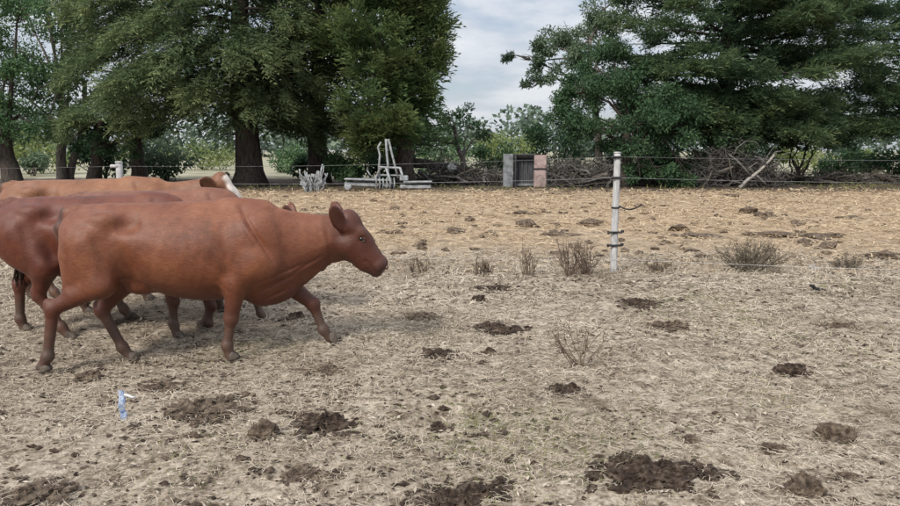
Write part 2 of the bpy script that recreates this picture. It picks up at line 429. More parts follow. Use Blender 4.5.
def conifer(name, label, base, top, r0, boughs, leafmat, bark, rng, group=None, flare=1.6, dens=3.15, size=0.56, lw=0.085, nl=7, thick=0.25):
    """boughs: list of dict(z, az, L, e0, droop, width, n, lift)"""
    o = thing(name, label, "tree", (base[0], base[1], 0), group)
    off = np.array([base[0], base[1], 0])
    gt, gb, gc = Geo(), Geo(), Geo()
    p = trunk_mesh(gt, np.array(base) - off, np.array(top) - off, r0, r0 * 0.3, rng, flare, n=12, seg=14)
    link("trunk", gt.mesh("trunk"), bark, o)
    for b in boughs:
        f = np.clip(b['z'] / top[2], 0, 1)
        far = 0.25 if math.sin(b['az']) > 0.3 else 1.0
        big = 1.0
        if b['z'] > 9.8: far *= 0.3; big = 1.7
        org = np.array([np.interp(b['z'], p[:, 2], p[:, k]) for k in range(3)])
        bough(gc, gb, org, b['az'], b['L'], b['e0'], b['droop'], b['width'], int(b['n'] * dens * far), rng, size=b.get('size', size) * big, thick=b.get('thick', thick), lift=b.get('lift', 0), tmin=b.get('tmin', 0.25), nl=nl, lw=lw, limb=min(0.11, r0 * 0.25) * (1.1 - f * 0.6))
    # the older foliage close to the trunk
    m = 7000; zt = rng.uniform(2.4, 11.0, m); Lm = np.mean([b['L'] for b in boughs])
    az = rng.uniform(0, 2 * PI, m); rr = Lm * rng.uniform(0.10, 0.74, m) * (1 - 0.02 * zt)
    keepz = vnoise(np.c_[np.cos(az) * 1.6, np.sin(az) * 1.6, zt * 0.9], 1.0, 12) + rng.uniform(-0.3, 0.5, m) > -0.05
    cx = np.interp(zt, p[:, 2], p[:, 0]); cy = np.interp(zt, p[:, 2], p[:, 1])
    Pf = np.c_[cx + np.cos(az) * rr, cy + np.sin(az) * rr, zt][keepz]; nf = len(Pf)
    Df = np.c_[np.cos(az), np.sin(az), np.full(m, -0.15)][keepz] + rng.normal(0, 0.6, (nf, 3))
    kites(gc, Pf, Df, rng.uniform(0.3, 0.6, nf), rng.uniform(0.08, 0.16, nf), rng, up=np.array([0, 0, 1.0]) + rng.normal(0, 0.5, (nf, 3)))
    gc.tip.append(np.zeros(nf * 4))
    link("branches", gb.mesh("branches"), bark, o)
    link("crown", gc.mesh("crown", False), leafmat, o)
    return o

L_elm = mat_leaf("elm_leaf", [(0.1, (0.045, 0.098, 0.043)), (0.5, (0.090, 0.169, 0.073)), (0.9, (0.163, 0.250, 0.112))], 0.3)
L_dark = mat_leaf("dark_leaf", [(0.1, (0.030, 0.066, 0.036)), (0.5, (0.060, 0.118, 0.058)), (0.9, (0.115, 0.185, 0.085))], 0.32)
L_cedar = mat_leaf("cedar_needles", [(0.1, (0.055, 0.095, 0.05)), (0.5, (0.11, 0.165, 0.085)), (0.9, (0.22, 0.27, 0.13))], 0.42, young=(0.29, 0.33, 0.14))
L_cyp = mat_leaf("cypress_needles", [(0.1, (0.042, 0.085, 0.038)), (0.5, (0.090, 0.150, 0.062)), (0.9, (0.18, 0.25, 0.095))], 0.42, young=(0.25, 0.27, 0.10))
L_cyp2 = mat_leaf("blue_cypress_needles", [(0.1, (0.036, 0.076, 0.046)), (0.5, (0.078, 0.138, 0.076)), (0.9, (0.15, 0.22, 0.105))], 0.42, young=(0.21, 0.25, 0.10))
L_pale = mat_leaf("pale_leaf", [(0.1, (0.09, 0.13, 0.04)), (0.5, (0.19, 0.24, 0.08)), (0.9, (0.32, 0.36, 0.13))], 0.35)
L_euc = mat_leaf("gum_leaf", [(0.1, (0.065, 0.105, 0.062)), (0.5, (0.12, 0.175, 0.105)), (0.9, (0.21, 0.27, 0.17))], 0.3)
L_far_hazed = mat_leaf("far_leaf_hazed", [(0.1, (0.07, 0.105, 0.085)), (0.5, (0.12, 0.165, 0.125)), (0.9, (0.19, 0.235, 0.16))], 0.2, clump=0.15)  # haze of distance is put into these paler, bluer greens

def pxm(px, Y): return (px - CX) * Y / (FPX * math.cos(PITCH)) * 1.0
def W(px, py, Y): return at(px, py, Y)

def build_trees():
    rng = np.random.default_rng(11)
    # --- leaning dark trunk at the far left
    b = at(14, 182, 34); b[2] = 0
    t = at(-8, 112, 34)
    cl = []
    for (px, py, r, dy) in ((-60, 10, 1.6, 0), (-20, 30, 1.5, 1), (-45, 70, 1.3, -1), (-15, 92, 1.0, 1), (20, -5, 1.6, 1), (-80, 50, 1.6, 2), (-2, 118, 0.9, -1.2), (12, 100, 0.8, -1), (-15, 130, 0.7, -1), (8, 70, 1.1, 0), (30, 122, 0.6, -1)):
        c = at(px, py, 34 + dy); cl.append((c[0], c[1], c[2], r))
    broadleaf("broadleaf_tree", "tree with thick dark leaning trunk at the far left edge", b, t, 0.46, cl, L_elm, M_bark, rng, 800, group="trees along the far side of the paddock")
    # --- elm at the left
    b = at(62, 181, 37); b[2] = 0; t = at(58, 70, 37)
    cl = []
    for (px, py, r, dy) in ((20, 55, 1.5, 0), (55, 30, 1.5, 1), (30, 100, 1.25, -1), (65, 75, 1.35, -1), (20, 5, 1.5, 1), (75, 118, 1.15, -1.5), (105, 108, 1.1, -1), (10, 128, 0.9, 0), (50, 132, 0.9, -1.5), (62, -10, 1.6, 0), (40, -50, 2.0, 0), (90, -30, 1.6, 1), (92, 60, 0.9, 2), (112, 25, 1.1, 2.5), (138, 2, 1.2, 2.5), (120, -25, 1.3, 2), (150, 40, 0.8, 3), (108, 82, 0.8, 1.5), (0, 80, 1.0, 0.5), (85, 20, 1.1, 1.5), (38, 78, 1.0, 0.5), (142, 75, 0.7, 3)):
        c = at(px, py, 37 + dy); cl.append((c[0], c[1], c[2], r))
    eb = at(70, 181, 37.3); eb[2] = 0; et = at(85, 80, 37.6)
    broadleaf("broadleaf_tree", "loose leafy tree with brown double trunk left of the big cedar", b, t, 0.26, cl, L_elm, M_bark_grey, rng, 900, extra_trunks=[(eb, et, 0.2)], group="trees along the far side of the paddock")
    # --- dark low tree behind the post
    b = at(91, 181, 36); b[2] = 0; t = at(100, 120, 36)
    cl = []
    for (px, py, r, dy) in ((85, 130, 1.0, 0), (112, 128, 1.05, 1), (125, 105, 0.9, 1), (150, 132, 0.9, 0), (100, 145, 0.7, -1), (135, 146, 0.6, -1), (70, 145, 0.65, -1)):
        c = at(px, py, 36 + dy); cl.append((c[0], c[1], c[2], r))
    e1 = at(140, 181, 37); e1[2] = 0; e2 = at(138, 120, 37)
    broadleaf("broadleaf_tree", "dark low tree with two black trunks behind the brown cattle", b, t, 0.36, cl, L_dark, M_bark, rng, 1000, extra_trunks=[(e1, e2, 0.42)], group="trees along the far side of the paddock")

    # --- big drooping cedar, trunk at 250
    b = at(250, 183, 35); b[2] = 0; t = np.array([b[0] + 0.2, b[1] + 0.3, 15.0])
    bs = []
    for k in range(50):
        z = 3.0 + 9.5 * (k / 49.0) ** 0.9
        az = rng.uniform(0, 2 * PI)
        left = max(0, -math.cos(az)); right = max(0, math.cos(az)); front = max(0, -math.sin(az))
        L = 3.6 + 3.3 * left + 0.5 * right + 1.2 * front
        L *= rng.uniform(0.75, 1.1) * (1.0 if z < 9 else 0.85)
        bs.append(dict(z=z, az=az, L=L, e0=R(rng.uniform(5, 25)), droop=rng.uniform(0.4, 0.75), width=0.46, n=int(30 + 11 * L), lift=0.02))
    # the low bough that hangs to the left, and the one in front
    for (z, az, L, n) in ((5.6, PI * 1.03, 8.2, 190), (5.2, PI * 1.16, 7.2, 190), (4.6, PI * 0.94, 6.6, 130), (6.4, PI * 1.30, 5.4, 150), (5.4, PI * 1.45, 4.6, 140), (4.9, PI * 1.7, 4.0, 110), (7.3, PI * 1.1, 7.6, 170), (4.0, PI * 1.25, 5.0, 120), (8.3, PI * 1.02, 7.2, 150), (4.6, PI * 1.62, 3.8, 90), (4.4, PI * 1.85, 3.4, 80), (6.8, PI * 1.55, 4.6, 140), (9.3, PI * 1.0, 8.0, 170), (10.3, PI * 1.08, 7.8, 170), (11.2, PI * 0.97, 8.0, 170), (9.8, PI * 1.2, 6.6, 150), (8.8, PI * 0.93, 7.4, 130)):
        bs.append(dict(z=z, az=az, L=L, e0=R(12), droop=0.60, width=0.5, n=int(n * 1.2), lift=0.06, size=0.58))
    conifer("cedar_tree", "big drooping grey green cedar with the thickest trunk", b, t, 0.62, bs, L_cedar, M_bark, rng, group="trees along the far side of the paddock")

    # --- cypress with trunk at 315, dense and dark
    b = at(318, 183, 37.5); b[2] = 0; t = np.array([b[0] + 0.5, b[1], 15.0])
    bs = []
    for k in range(46):
        z = 2.6 + 10 * (k / 45.0)
        az = rng.uniform(0, 2 * PI)
        bs.append(dict(z=z, az=az, L=rng.uniform(2.4, 4.0), e0=R(rng.uniform(0, 30)), droop=rng.uniform(0.1, 0.35), width=0.75, n=58, lift=0.05))
    conifer("cypress_tree", "dark cypress standing between the cedar and the white implement", b, t, 0.5, bs, L_cyp2, M_bark, rng, group="trees along the far side of the paddock")

    # --- feathery cypress behind the implement, trunk at 405
    b = at(406, 184, 34.5); b[2] = 0; t = np.array([b[0] - 0.5, b[1] + 0.5, 15.0])
    bs = []
    env = [(2.5, 2.2), (3.5, 2.4), (4.6, 1.3), (6.0, 1.5), (7.5, 2.0), (9, 2.2), (11, 2.6), (13, 2.2)]
    for k in range(86):
        z = 2.2 + 10.5 * (k / 85.0)
        az = rng.uniform(0, 2 * PI)
        right = max(0, math.cos(az))
        L = (interp(z + 0.9, env) * right + 3.4 * (1 - right)) * rng.choice([0.62, 0.78, 0.95, 1.1, 1.32])
        up = R(rng.uniform(18, 45)) if z > 4.0 else R(rng.uniform(0, 22))
        bs.append(dict(z=max(2.0, z - L * 0.25), az=az, L=L, e0=up, droop=rng.uniform(0.05, 0.3), width=0.55, n=60, lift=0.14, size=0.72))
    conifer("cypress_tree", "feathery olive cypress rising behind the white farm implement", b, t, 0.42, bs, L_cyp, M_bark, rng, group="trees along the far side of the paddock")
    # --- leaning thin trunk in the gap
    b = at(468, 180, 39); b[2] = 0; t = at(455, 128, 39.5)
    cl = []
    for (px, py, r, dy) in ((448, 118, 0.8, 0), (470, 124, 0.75, 1), (430, 128, 0.8, 0), (490, 134, 0.6, 1), (452, 142, 0.5, 0), (415, 143, 0.6, 1)):
        c = at(px, py, 39 + dy); cl.append((c[0], c[1], c[2], r))
    broadleaf("broadleaf_tree", "small tree with bare leaning trunk at the gap in the row", b, t, 0.2, cl, L_elm, M_bark_grey, rng, 700, group="trees along the far side of the paddock")

    # --- airy gum at the left of the right hand group
    b = at(600, 183, 39); b[2] = 0; t = at(590, 40, 39)
    cl = []
    for (px, py, r, dy) in ((545, 42, 0.95, 0), (530, 62, 0.7, 0), (566, 35, 1.0, 1), (552, 75, 0.75, 0), (580, 60, 1.0, 0), (600, 30, 1.1, 0), (585, 92, 0.9, -1), (610, 5, 1.2, 1), (640, -20, 1.4, 1), (570, 105, 0.8, -1), (515, 55, 0.45, 0), (532, 88, 0.4, 0)):
        c = at(px, py, 39 + dy); cl.append((c[0], c[1], c[2], r))
    broadleaf("gum_tree", "airy grey green tree with sky showing through beside the gap", b, t, 0.22, cl, L_euc, M_bark_grey, rng, 1500, ll=0.2, lw=0.075, group="trees along the far side of the paddock")

    # --- dark broadleaf mass in front of it
    b = at(625, 188, 34.5); b[2] = 0; t = at(632, 100, 34.5)
    cl = []
    for (px, py, r, dy) in ((590, 112, 1.2, 0), (620, 95, 1.3, 0), (575, 128, 0.9, 0), (640, 125, 1.3, -1), (665, 112, 1.2, -1), (690, 125, 1.15, -1), (605, 140, 0.9, 0), (650, 150, 1.1, -0.5), (700, 105, 1.0, 0), (630, 70, 1.2, 1), (600, 82, 0.9, 1), (560, 118, 0.6, 0), (668, 165, 0.9, 0), (640, 172, 0.8, 0), (690, 160, 0.8, 0.5), (615, 165, 0.7, 1), (572, 88, 0.8, 0.5), (590, 66, 0.9, 1), (612, 48, 1.0, 1.5), (556, 102, 0.6, 0.5), (640, 176, 0.7, -1.3), (664, 178, 0.75, -1.4), (688, 174, 0.75, -1.2), (712, 168, 0.7, -0.6), (718, 140, 0.9, 0), (740, 150, 0.8, 1)):
        c = at(px, py, 34.5 + dy); cl.append((c[0], c[1], c[2], r))
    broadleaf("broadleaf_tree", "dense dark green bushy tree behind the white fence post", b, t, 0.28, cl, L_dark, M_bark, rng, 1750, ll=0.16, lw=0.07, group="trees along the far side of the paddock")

    # --- great layered cypress on the right
    b = at(722, 182, 38); b[2] = 0; t = np.array([b[0] + 0.2, b[1], 16.0])
    bs = []
    for k in range(108):
        z = 2.6 + 10.5 * (k / 107.0)
        az = rng.uniform(0, 2 * PI)
        L = rng.uniform(4.6, 6.7) * (1.0 if z < 9 else 0.9)
        if z < 3.6: L *= 0.8
        bs.append(dict(z=z, az=az, L=L, e0=R(rng.uniform(-2, 14)), droop=rng.uniform(0.02, 0.14), width=0.52, n=96, lift=0.05, size=0.58, thick=0.09, tmin=0.3))
    for k in range(24):
        bs.append(dict(z=rng.uniform(2.3, 5.0), az=PI * (1.02 + 0.96 * (k + 0.5) / 24), L=rng.uniform(3.8, 5.4), e0=R(4), droop=rng.uniform(0.12, 0.26), width=0.6, n=80, lift=0.04, size=0.58, thick=0.15))
    for k in range(10):
        bs.append(dict(z=5.5 + 0.5 * k, az=PI * rng.uniform(-0.12, 0.08), L=rng.uniform(5.8, 7.4), e0=R(8), droop=rng.uniform(0.04, 0.14), width=0.5, n=80, lift=0.05, size=0.58, thick=0.1))
    conifer("cypress_tree", "huge layered cypress filling the right side with flat boughs", b, t, 0.55, bs, L_cyp2, M_bark, rng, group="trees along the far side of the paddock")

    # --- sparse cypress at the right edge
    b = at(925, 182, 39); b[2] = 0; t = np.array([b[0] - 0.6, b[1], 15.0])
    bs = []
    for k in range(40):
        z = 3.0 + 10 * (k / 39.0)
        az = rng.uniform(0, 2 * PI)
        L = rng.uniform(2.6, 4.9)
        bs.append(dict(z=z, az=az, L=L, e0=R(rng.uniform(-4, 22)), droop=rng.uniform(0.05, 0.2), width=0.55, n=72, lift=0.05, size=0.55, thick=0.14, tmin=0.4))
    for (z, L, az) in ((3.6, 5.4, PI * 1.02), (3.1, 4.8, PI * 1.1), (4.2, 5.6, PI * 0.95), (2.9, 4.0, PI * 1.2), (2.7, 5.2, PI * 1.05), (5.0, 5.6, PI * 1.0), (5.6, 5.0, PI * 1.12), (6.6, 4.8, PI * 0.98), (7.8, 5.0, PI * 1.08), (8.8, 4.6, PI * 1.02)):
        bs.append(dict(z=z, az=az, L=L, e0=R(6), droop=0.2, width=0.55, n=130, lift=0.05, size=0.55, thick=0.2))
    conifer("cypress_tree", "sparse cypress at the right edge with sky between its boughs", b, t, 0.42, bs, L_cyp2, M_bark, rng, group="trees along the far side of the paddock")

    # --- small many-stemmed tree under it
    b = at(797, 182, 38); b[2] = 0; t = at(806, 148, 38)
    cl = []
    for (px, py, r, dy) in ((790, 140, 0.8, 0), (812, 138, 0.8, 0), (800, 128, 0.8, 0), (830, 140, 0.7, 0), (775, 150, 0.4, 0), (845, 135, 0.7, 0)):
        c = at(px, py, 38 + dy); cl.append((c[0], c[1], c[2], r))
    ex = []
    for (x0, x1) in ((793, 790), (800, 818), (796, 798)):
        e0 = at(x0, 182, 38); e0[2] = 0; ex.append((e0, at(x1, 146, 38.1), 0.06))
    broadleaf("broadleaf_tree", "small tree on several thin stems under the right hand cypress", b, t, 0.09, cl, L_dark, M_bark, rng, 800, extra_trunks=ex, group="trees along the far side of the paddock")

def bush(label, px, py0, py1, wpx, Y, mat, rng, n=2600, ll=0.2, lw=0.12, group="bushes beyond the tree row", name="bush"):
    base = at(px, 175, Y); base[2] = 0
    top = at(px, py0, Y); h = max(0.5, top[2]); w = wpx * Y / FPX
    o = thing(name, label, "bush", (base[0], base[1], 0), group)
    gs, gc = Geo(), Geo()
    for k in range(7):
        e = np.array([rng.normal(0, w * 0.25), rng.normal(0, w * 0.2), h * rng.uniform(0.5, 0.85)])
        gs.tube(wob((rng.normal(0, 0.08), rng.normal(0, 0.08), -0.05), e, 5, 0.05, rng), np.linspace(0.04, 0.012, 5), 5)
    m = max(6, int(w * 4))
    for k in range(m):
        c = np.array([rng.uniform(-0.42, 0.42) * w, rng.normal(0, 0.18) * w, h * rng.uniform(0.22, 0.78)])
        leafball(gc, c, rng.uniform(0.18, 0.3) * min(w, h * 1.6), n // m, rng, ll, lw, 0.8, 0.2)
    link("stems", gs.mesh("stems"), M_bark, o); link("foliage", gc.mesh("foliage", False), mat, o)
    return o

def build_bushes():
    rng = np.random.default_rng(23)
    B = [("pale yellow green bush behind the leaning trunk at left", 30, 118, 0, 75, 52, L_pale, 2800),
         ("small grey green bush in the field left of the brown trunk", 34, 152, 0, 30, 48, L_euc, 1200),
         ("grey green bush in front of the cedar, left of its trunk", 165, 140, 0, 62, 40, L_euc, 2600),
         ("pale green bush far behind the cedar, beside its trunk", 205, 138, 0, 75, 62, L_pale, 2400),
         ("green bush right behind the cedar trunk", 285, 145, 0, 50, 55, L_elm, 1800),
         ("round green bush left of the white implement", 348, 150, 0, 38, 36, L_elm, 2200),
         ("tall yellow green bush in the gap between the tree groups", 512, 128, 0, 62, 60, L_pale, 2600),
         ("green bush left of the gap behind the fallen log", 440, 132, 0, 60, 55, L_elm, 2200),
         ("dark green bush behind the old cupboard", 555, 112, 0, 56, 46, L_dark, 3200),
         ("leafy green bush left of the old cupboard", 492, 140, 0, 34, 46, L_elm, 1600),
         ("bright bush seen under the right hand cypress, behind thin stems", 800, 146, 0, 50, 55, L_pale, 2000),
         ("bright yellow bush under the boughs at the right", 868, 150, 0, 32, 56, L_pale, 1500),
         ("green bush under the boughs right of the thin stems", 838, 148, 0, 40, 47, L_elm, 1900),
         ("dark bush added to stand in for the shade behind the white implement", 382, 142, 0, 60, 40, L_dark, 3000),  # added: dark foliage in place of the deep shade under the feathery cypress
         ("dark bush added to deepen the shade behind the white scrap tangle", 308, 150, 0, 30, 42, L_dark, 1400),  # added to darken the pale gap where shade lies under the crowns
         ("dark bush added as shade among the trunks left of the white post", 104, 140, 0, 50, 41, L_dark, 2200),  # added: its dark leaves supply the shade under the cedar's left side
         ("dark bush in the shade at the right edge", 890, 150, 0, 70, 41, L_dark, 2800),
         ("dark bush at the foot of the huge cypress", 735, 140, 0, 85, 41.5, L_dark, 3200)]
    for (lab, px, y0, _, w, Y, m, n) in B: bush(lab, px, y0, 0, w, Y, m, rng, n)
    # a far tree line that reads as one mass
    g = Geo()
    for k in range(150):
        x = -190 + 380 * (k + rng.uniform(0, 1)) / 150; y = 150 + rng.normal(0, 8)
        h = 7.0 + 4.0 * abs(vnoise(np.array([[x, 0.0]]), 0.06, 4)[0]) + rng.uniform(-1, 1.2)
        for j in range(3):
            leafball(g, (x + rng.normal(0, 1), y + rng.normal(0, 1), h * (0.25 + 0.28 * j)), h * 0.34, 60, rng, 1.1, 0.9, 0.9, 0.3)
    o = link("distant_trees", g.mesh("distant_trees", False), L_far_hazed); tag(o, "line of far trees beyond the open field, haze put into their colour", "trees", kind="stuff")

# ------------------------------------------------------------------ litter
def ribbons(g, P, az, el, L, Wd, rng, curl=0.5):
    n = len(P); L = np.broadcast_to(L, (n,)); Wd = np.broadcast_to(Wd, (n,))
    a2 = az + rng.normal(0, curl, n); e2 = el * rng.uniform(-0.7, 0.5, n)
    d1 = np.stack([np.cos(az) * np.cos(el), np.sin(az) * np.cos(el), np.sin(el)], 1)
    d2 = np.stack([np.cos(a2) * np.cos(e2), np.sin(a2) * np.cos(e2), np.sin(e2)], 1)
    m = P + d1 * (L * 0.5)[:, None]; e = m + d2 * (L * 0.5)[:, None]
    s = np.stack([-np.sin(az), np.cos(az), rng.normal(0, 0.5, n)], 1); s = unit(s) * (Wd / 2)[:, None]
    v = np.stack([P - s * 0.7, P + s * 0.7, m + s, m - s, e + s * 0.25, e - s * 0.25], 1).reshape(-1, 3)
    b = np.arange(n)[:, None] * 6
    g.add(v, np.concatenate([b + np.array([[0, 1, 2, 3]]), b + np.array([[3, 2, 4, 5]])]))

def wedge(rng, n, y0, y1, power, margin=1.2):
    u = rng.uniform(0, 1, n)
    if power == 0: y = y0 * (y1 / y0) ** u
    else: y = (y0 ** power + u * (y1 ** power - y0 ** power)) ** (1 / power)
    x = rng.uniform(-1, 1, n) * (y * 0.64 + margin)
    return x, y

def straw_mat(name, stops, trans=0.15, clump=0.8):
    return mat_leaf(name, stops, trans, 0.75, clump)

PATS = []       # (x, y, radius): no straw grows out of the manure

def build_litter():
    rng = np.random.default_rng(5)
    straw = straw_mat("dry_straw", [(0.05, (0.09, 0.066, 0.050)), (0.25, (0.27, 0.222, 0.168)), (0.55, (0.51, 0.437, 0.34)), (0.95, (0.72, 0.645, 0.54))])
    ochre = straw_mat("ochre_straw", [(0.05, (0.16, 0.105, 0.062)), (0.25, (0.36, 0.265, 0.17)), (0.6, (0.52, 0.405, 0.27)), (0.95, (0.72, 0.60, 0.44))])
    green = straw_mat("green_grass", [(0.1, (0.09, 0.10, 0.035)), (0.5, (0.19, 0.20, 0.075)), (0.9, (0.34, 0.33, 0.15))])
    def keep(x, y, thr=0.0):
        k = np.ones(len(x), bool)
        for (px, py, pr) in PATS:
            k &= (((x - px) / pr) ** 2 + ((y - py) / pr) ** 2 > rng.uniform(0.1, 1.1, len(x)))
        return k
    g = Geo()
    x, y = wedge(rng, 172000, 2.7, 12.0, 0.6)
    d = 0.9 * fbm(np.c_[x, y], 1.3, 7, 3) + 0.9 * fbm(np.c_[x, y], 8.0, 8, 3)
    k = keep(x, y) & (d + rng.uniform(-0.55, 0.75, len(x)) > -0.15); x, y, d = x[k], y[k], d[k]
    z = gheight(x, y) + 0.004 + rng.uniform(0, 0.016, len(x))
    sc = np.clip(y / 4.5, 0.8, 2.2)
    ribbons(g, np.c_[x, y, z], rng.uniform(0, 2 * PI, len(x)), np.abs(rng.normal(0.05, 0.22, len(x))), rng.uniform(0.025, 0.10, len(x)) * sc ** 0.5, rng.uniform(0.0022, 0.0048, len(x)) * sc, rng, 0.7)
    o = link("dry_grass", g.mesh("dry_grass", False), straw); tag(o, "flattened dry straw coloured grass over the near ground", "grass", kind="stuff")
    # bits of dead leaf and bark
    for (n, dark, nm, lab) in ((9000, True, "dark_litter", "dark bits of leaf and trodden manure among the straw"), (7000, False, "pale_litter", "pale broken flakes of straw on the near ground")):
        g = Geo(); x, y = wedge(rng, n, 2.8, 12.0, 0.6); k = fbm(np.c_[x, y], 1.6, 90 if dark else 91, 3) + rng.uniform(-0.5, 0.6, n) > 0; x, y = x[k], y[k]; n = len(x)
        a = rng.uniform(0, 2 * PI, n); D = np.c_[np.cos(a), np.sin(a), rng.normal(0.1, 0.3, n)]
        kites(g, np.c_[x, y, gheight(x, y) + 0.012], D, rng.uniform(0.02, 0.06, n) * np.clip(y / 6, 0.8, 1.6), rng.uniform(0.010, 0.026, n) * np.clip(y / 6, 0.8, 1.6), rng, up=np.array([0, 0, 1.0]) + rng.normal(0, 0.35, (n, 3)))
        m = straw_mat(nm, [(0.1, (0.03, 0.022, 0.017)), (0.5, (0.075, 0.055, 0.042)), (0.9, (0.15, 0.115, 0.088))]) if dark else straw_mat(nm, [(0.1, (0.36, 0.31, 0.25)), (0.5, (0.48, 0.42, 0.34)), (0.9, (0.60, 0.53, 0.44))])
        o = link(nm, g.mesh(nm, False), m); tag(o, lab, "litter", kind="stuff")
    # standing tufts
    g = Geo()
    tx, ty = wedge(rng, 2400, 2.8, 11.5, 1.2)
    tk = fbm(np.c_[tx, ty], 0.8, 31, 2) + rng.uniform(-0.6, 0.6, len(tx)) > 0.05
    tx, ty = tx[tk], ty[tk]
    nb = 18
    cx = np.repeat(tx, nb) + rng.normal(0, 0.035, len(tx) * nb); cy = np.repeat(ty, nb) + rng.normal(0, 0.03, len(tx) * nb)
    k = keep(cx, cy); cx, cy = cx[k], cy[k]
    ribbons(g, np.c_[cx, cy, gheight(cx, cy)], rng.uniform(0, 2 * PI, len(cx)), rng.uniform(0.3, 1.2, len(cx)), rng.uniform(0.03, 0.085, len(cx)), rng.uniform(0.003, 0.005, len(cx)) * np.clip(cy / 5, 0.8, 2), rng, 0.5)
    o = link("grass_tufts", g.mesh("grass_tufts", False), straw); tag(o, "short dry grass tufts standing in the near paddock", "grass", kind="stuff")
    # faintly green regrowth
    g = Geo()
    for (px, py, w, n) in ((735, 320, 1.3, 1500), (480, 430, 1.2, 1600), (600, 440, 1.0, 1100), (250, 345, 0.9, 900), (760, 395, 0.8, 600), (520, 445, 0.8, 900), (690, 300, 0.9, 800), (860, 290, 1.2, 900), (215, 450, 0.8, 600), (420, 335, 0.9, 500), (850, 350, 1.0, 600)):
        X, Y = gp(px, py)
        cx = X + rng.normal(0, w * 0.4, n); cy = Y + rng.normal(0, w * 0.4, n)
        ribbons(g, np.c_[cx, cy, gheight(cx, cy)], rng.uniform(0, 2 * PI, n), rng.uniform(0.2, 1.0, n), rng.uniform(0.02, 0.06, n), 0.004 * np.clip(cy / 5, 0.8, 2), rng)
    o = link("green_regrowth", g.mesh("green_regrowth", False), green); tag(o, "thin patches of olive green regrowth among the straw", "grass", kind="stuff")
    # ochre straw beyond the fence
    g = Geo()
    x, y = wedge(rng, 58000, 9.8, 31.0, 0.2, 3)
    k = (fbm(np.c_[x, y * 0.6], 0.7, 13, 3) + rng.uniform(-0.9, 1.2, len(x)) > -0.3) & (y > 11.0 + rng.normal(0, 1.3, len(y)) + fbm(np.c_[x, y], 0.4, 3, 2)); x, y = x[k], y[k]
    sc = y / 14
    ribbons(g, np.c_[x, y, gheight(x, y) + rng.uniform(0.0, 0.05, len(x))], rng.uniform(0, 2 * PI, len(x)), np.abs(rng.normal(0.1, 0.3, len(x))), rng.uniform(0.08, 0.24, len(x)) * sc ** 0.6, rng.uniform(0.008, 0.02, len(x)) * sc, rng, 0.6)
    o = link("ochre_straw", g.mesh("ochre_straw", False), ochre); tag(o, "golden straw lying over the ground beyond the fence", "straw", kind="stuff")
    # weeds in the shade under the trees
    g = Geo(); n = 5200; x = rng.uniform(-26, 26, n); y = rng.uniform(30.5, 37, n)
    k = fbm(np.c_[x, y], 0.5, 48, 3) + rng.uniform(-0.4, 0.5, n) > 0.05; x, y = x[k], y[k]
    ribbons(g, np.c_[x, y, gheight(x, y)], rng.uniform(0, 2 * PI, len(x)), rng.uniform(0.3, 1.4, len(x)), rng.uniform(0.12, 0.42, len(x)), 0.02, rng, 0.6)
    o = link("shade_weeds", g.mesh("shade_weeds", False), green); tag(o, "ragged weeds growing in the shade along the tree row", "grass", kind="stuff")
    # fence line weeds: unmown grey strip
    g = Geo()
    n = 9000
    x = rng.uniform(-9, 9, n); y = 10.0 + rng.normal(0, 0.45, n) + 0.3 * vnoise(np.c_[x, x * 0], 0.6, 2)
    k = fbm(np.c_[x, y], 1.2, 44, 3) + rng.uniform(-0.5, 0.8, n) > 0.0; x, y = x[k], y[k]
    ribbons(g, np.c_[x, y, gheight(x, y)], rng.uniform(0, 2 * PI, len(x)), rng.uniform(0.35, 1.4, len(x)), rng.uniform(0.05, 0.2, len(x)), 0.0085, rng, 0.5)
    o = link("fence_line_grass", g.mesh("fence_line_grass", False), straw); tag(o, "unmown dry grass strip along the foot of the fence", "grass", kind="stuff")

# ------------------------------------------------------------------ clods and dung
def ico(sub):
    import bmesh
    bm = bmesh.new(); bmesh.ops.create_icosphere(bm, subdivisions=sub, radius=1.0)
    v = np.array([x.co[:] for x in bm.verts]); f = np.array([[x.index for x in fc.verts] for fc in bm.faces]); bm.free()
    return v, f
ICO1, ICO2, ICO3 = ico(1), ico(2), ico(4)
M_dung = mat_noise("dry_manure", (0.020, 0.013, 0.0095), (0.060, 0.041, 0.030), 22, 0.95, 1.0, 60, c3=(0.15, 0.112, 0.083), dist=0.02)
M_dung2 = mat_noise("old_manure", (0.042, 0.030, 0.022), (0.12, 0.088, 0.064), 22, 0.95, 1.0, 60, c3=(0.24, 0.19, 0.14), dist=0.02)
M_stone = mat_noise("stone", (0.085, 0.068, 0.06), (0.21, 0.18, 0.165), 6, 0.85, 0.5)

def lump(g, c, s, rng, tmpl=ICO2, rough=0.35, rot=True):
    v, f = tmpl
    seed = int(rng.integers(0, 9999))
    d = v * (1 + rough * fbm(v + seed * 0.37, 1.4, seed, 3))[:, None]
    d = d * np.asarray(s)
    if rot:
        a = rng.uniform(0, 2 * PI); ca, sa = math.cos(a), math.sin(a)
        d = d @ np.array([[ca, -sa, 0], [sa, ca, 0], [0, 0, 1]]).T
    g.add(d + np.asarray(c), f)

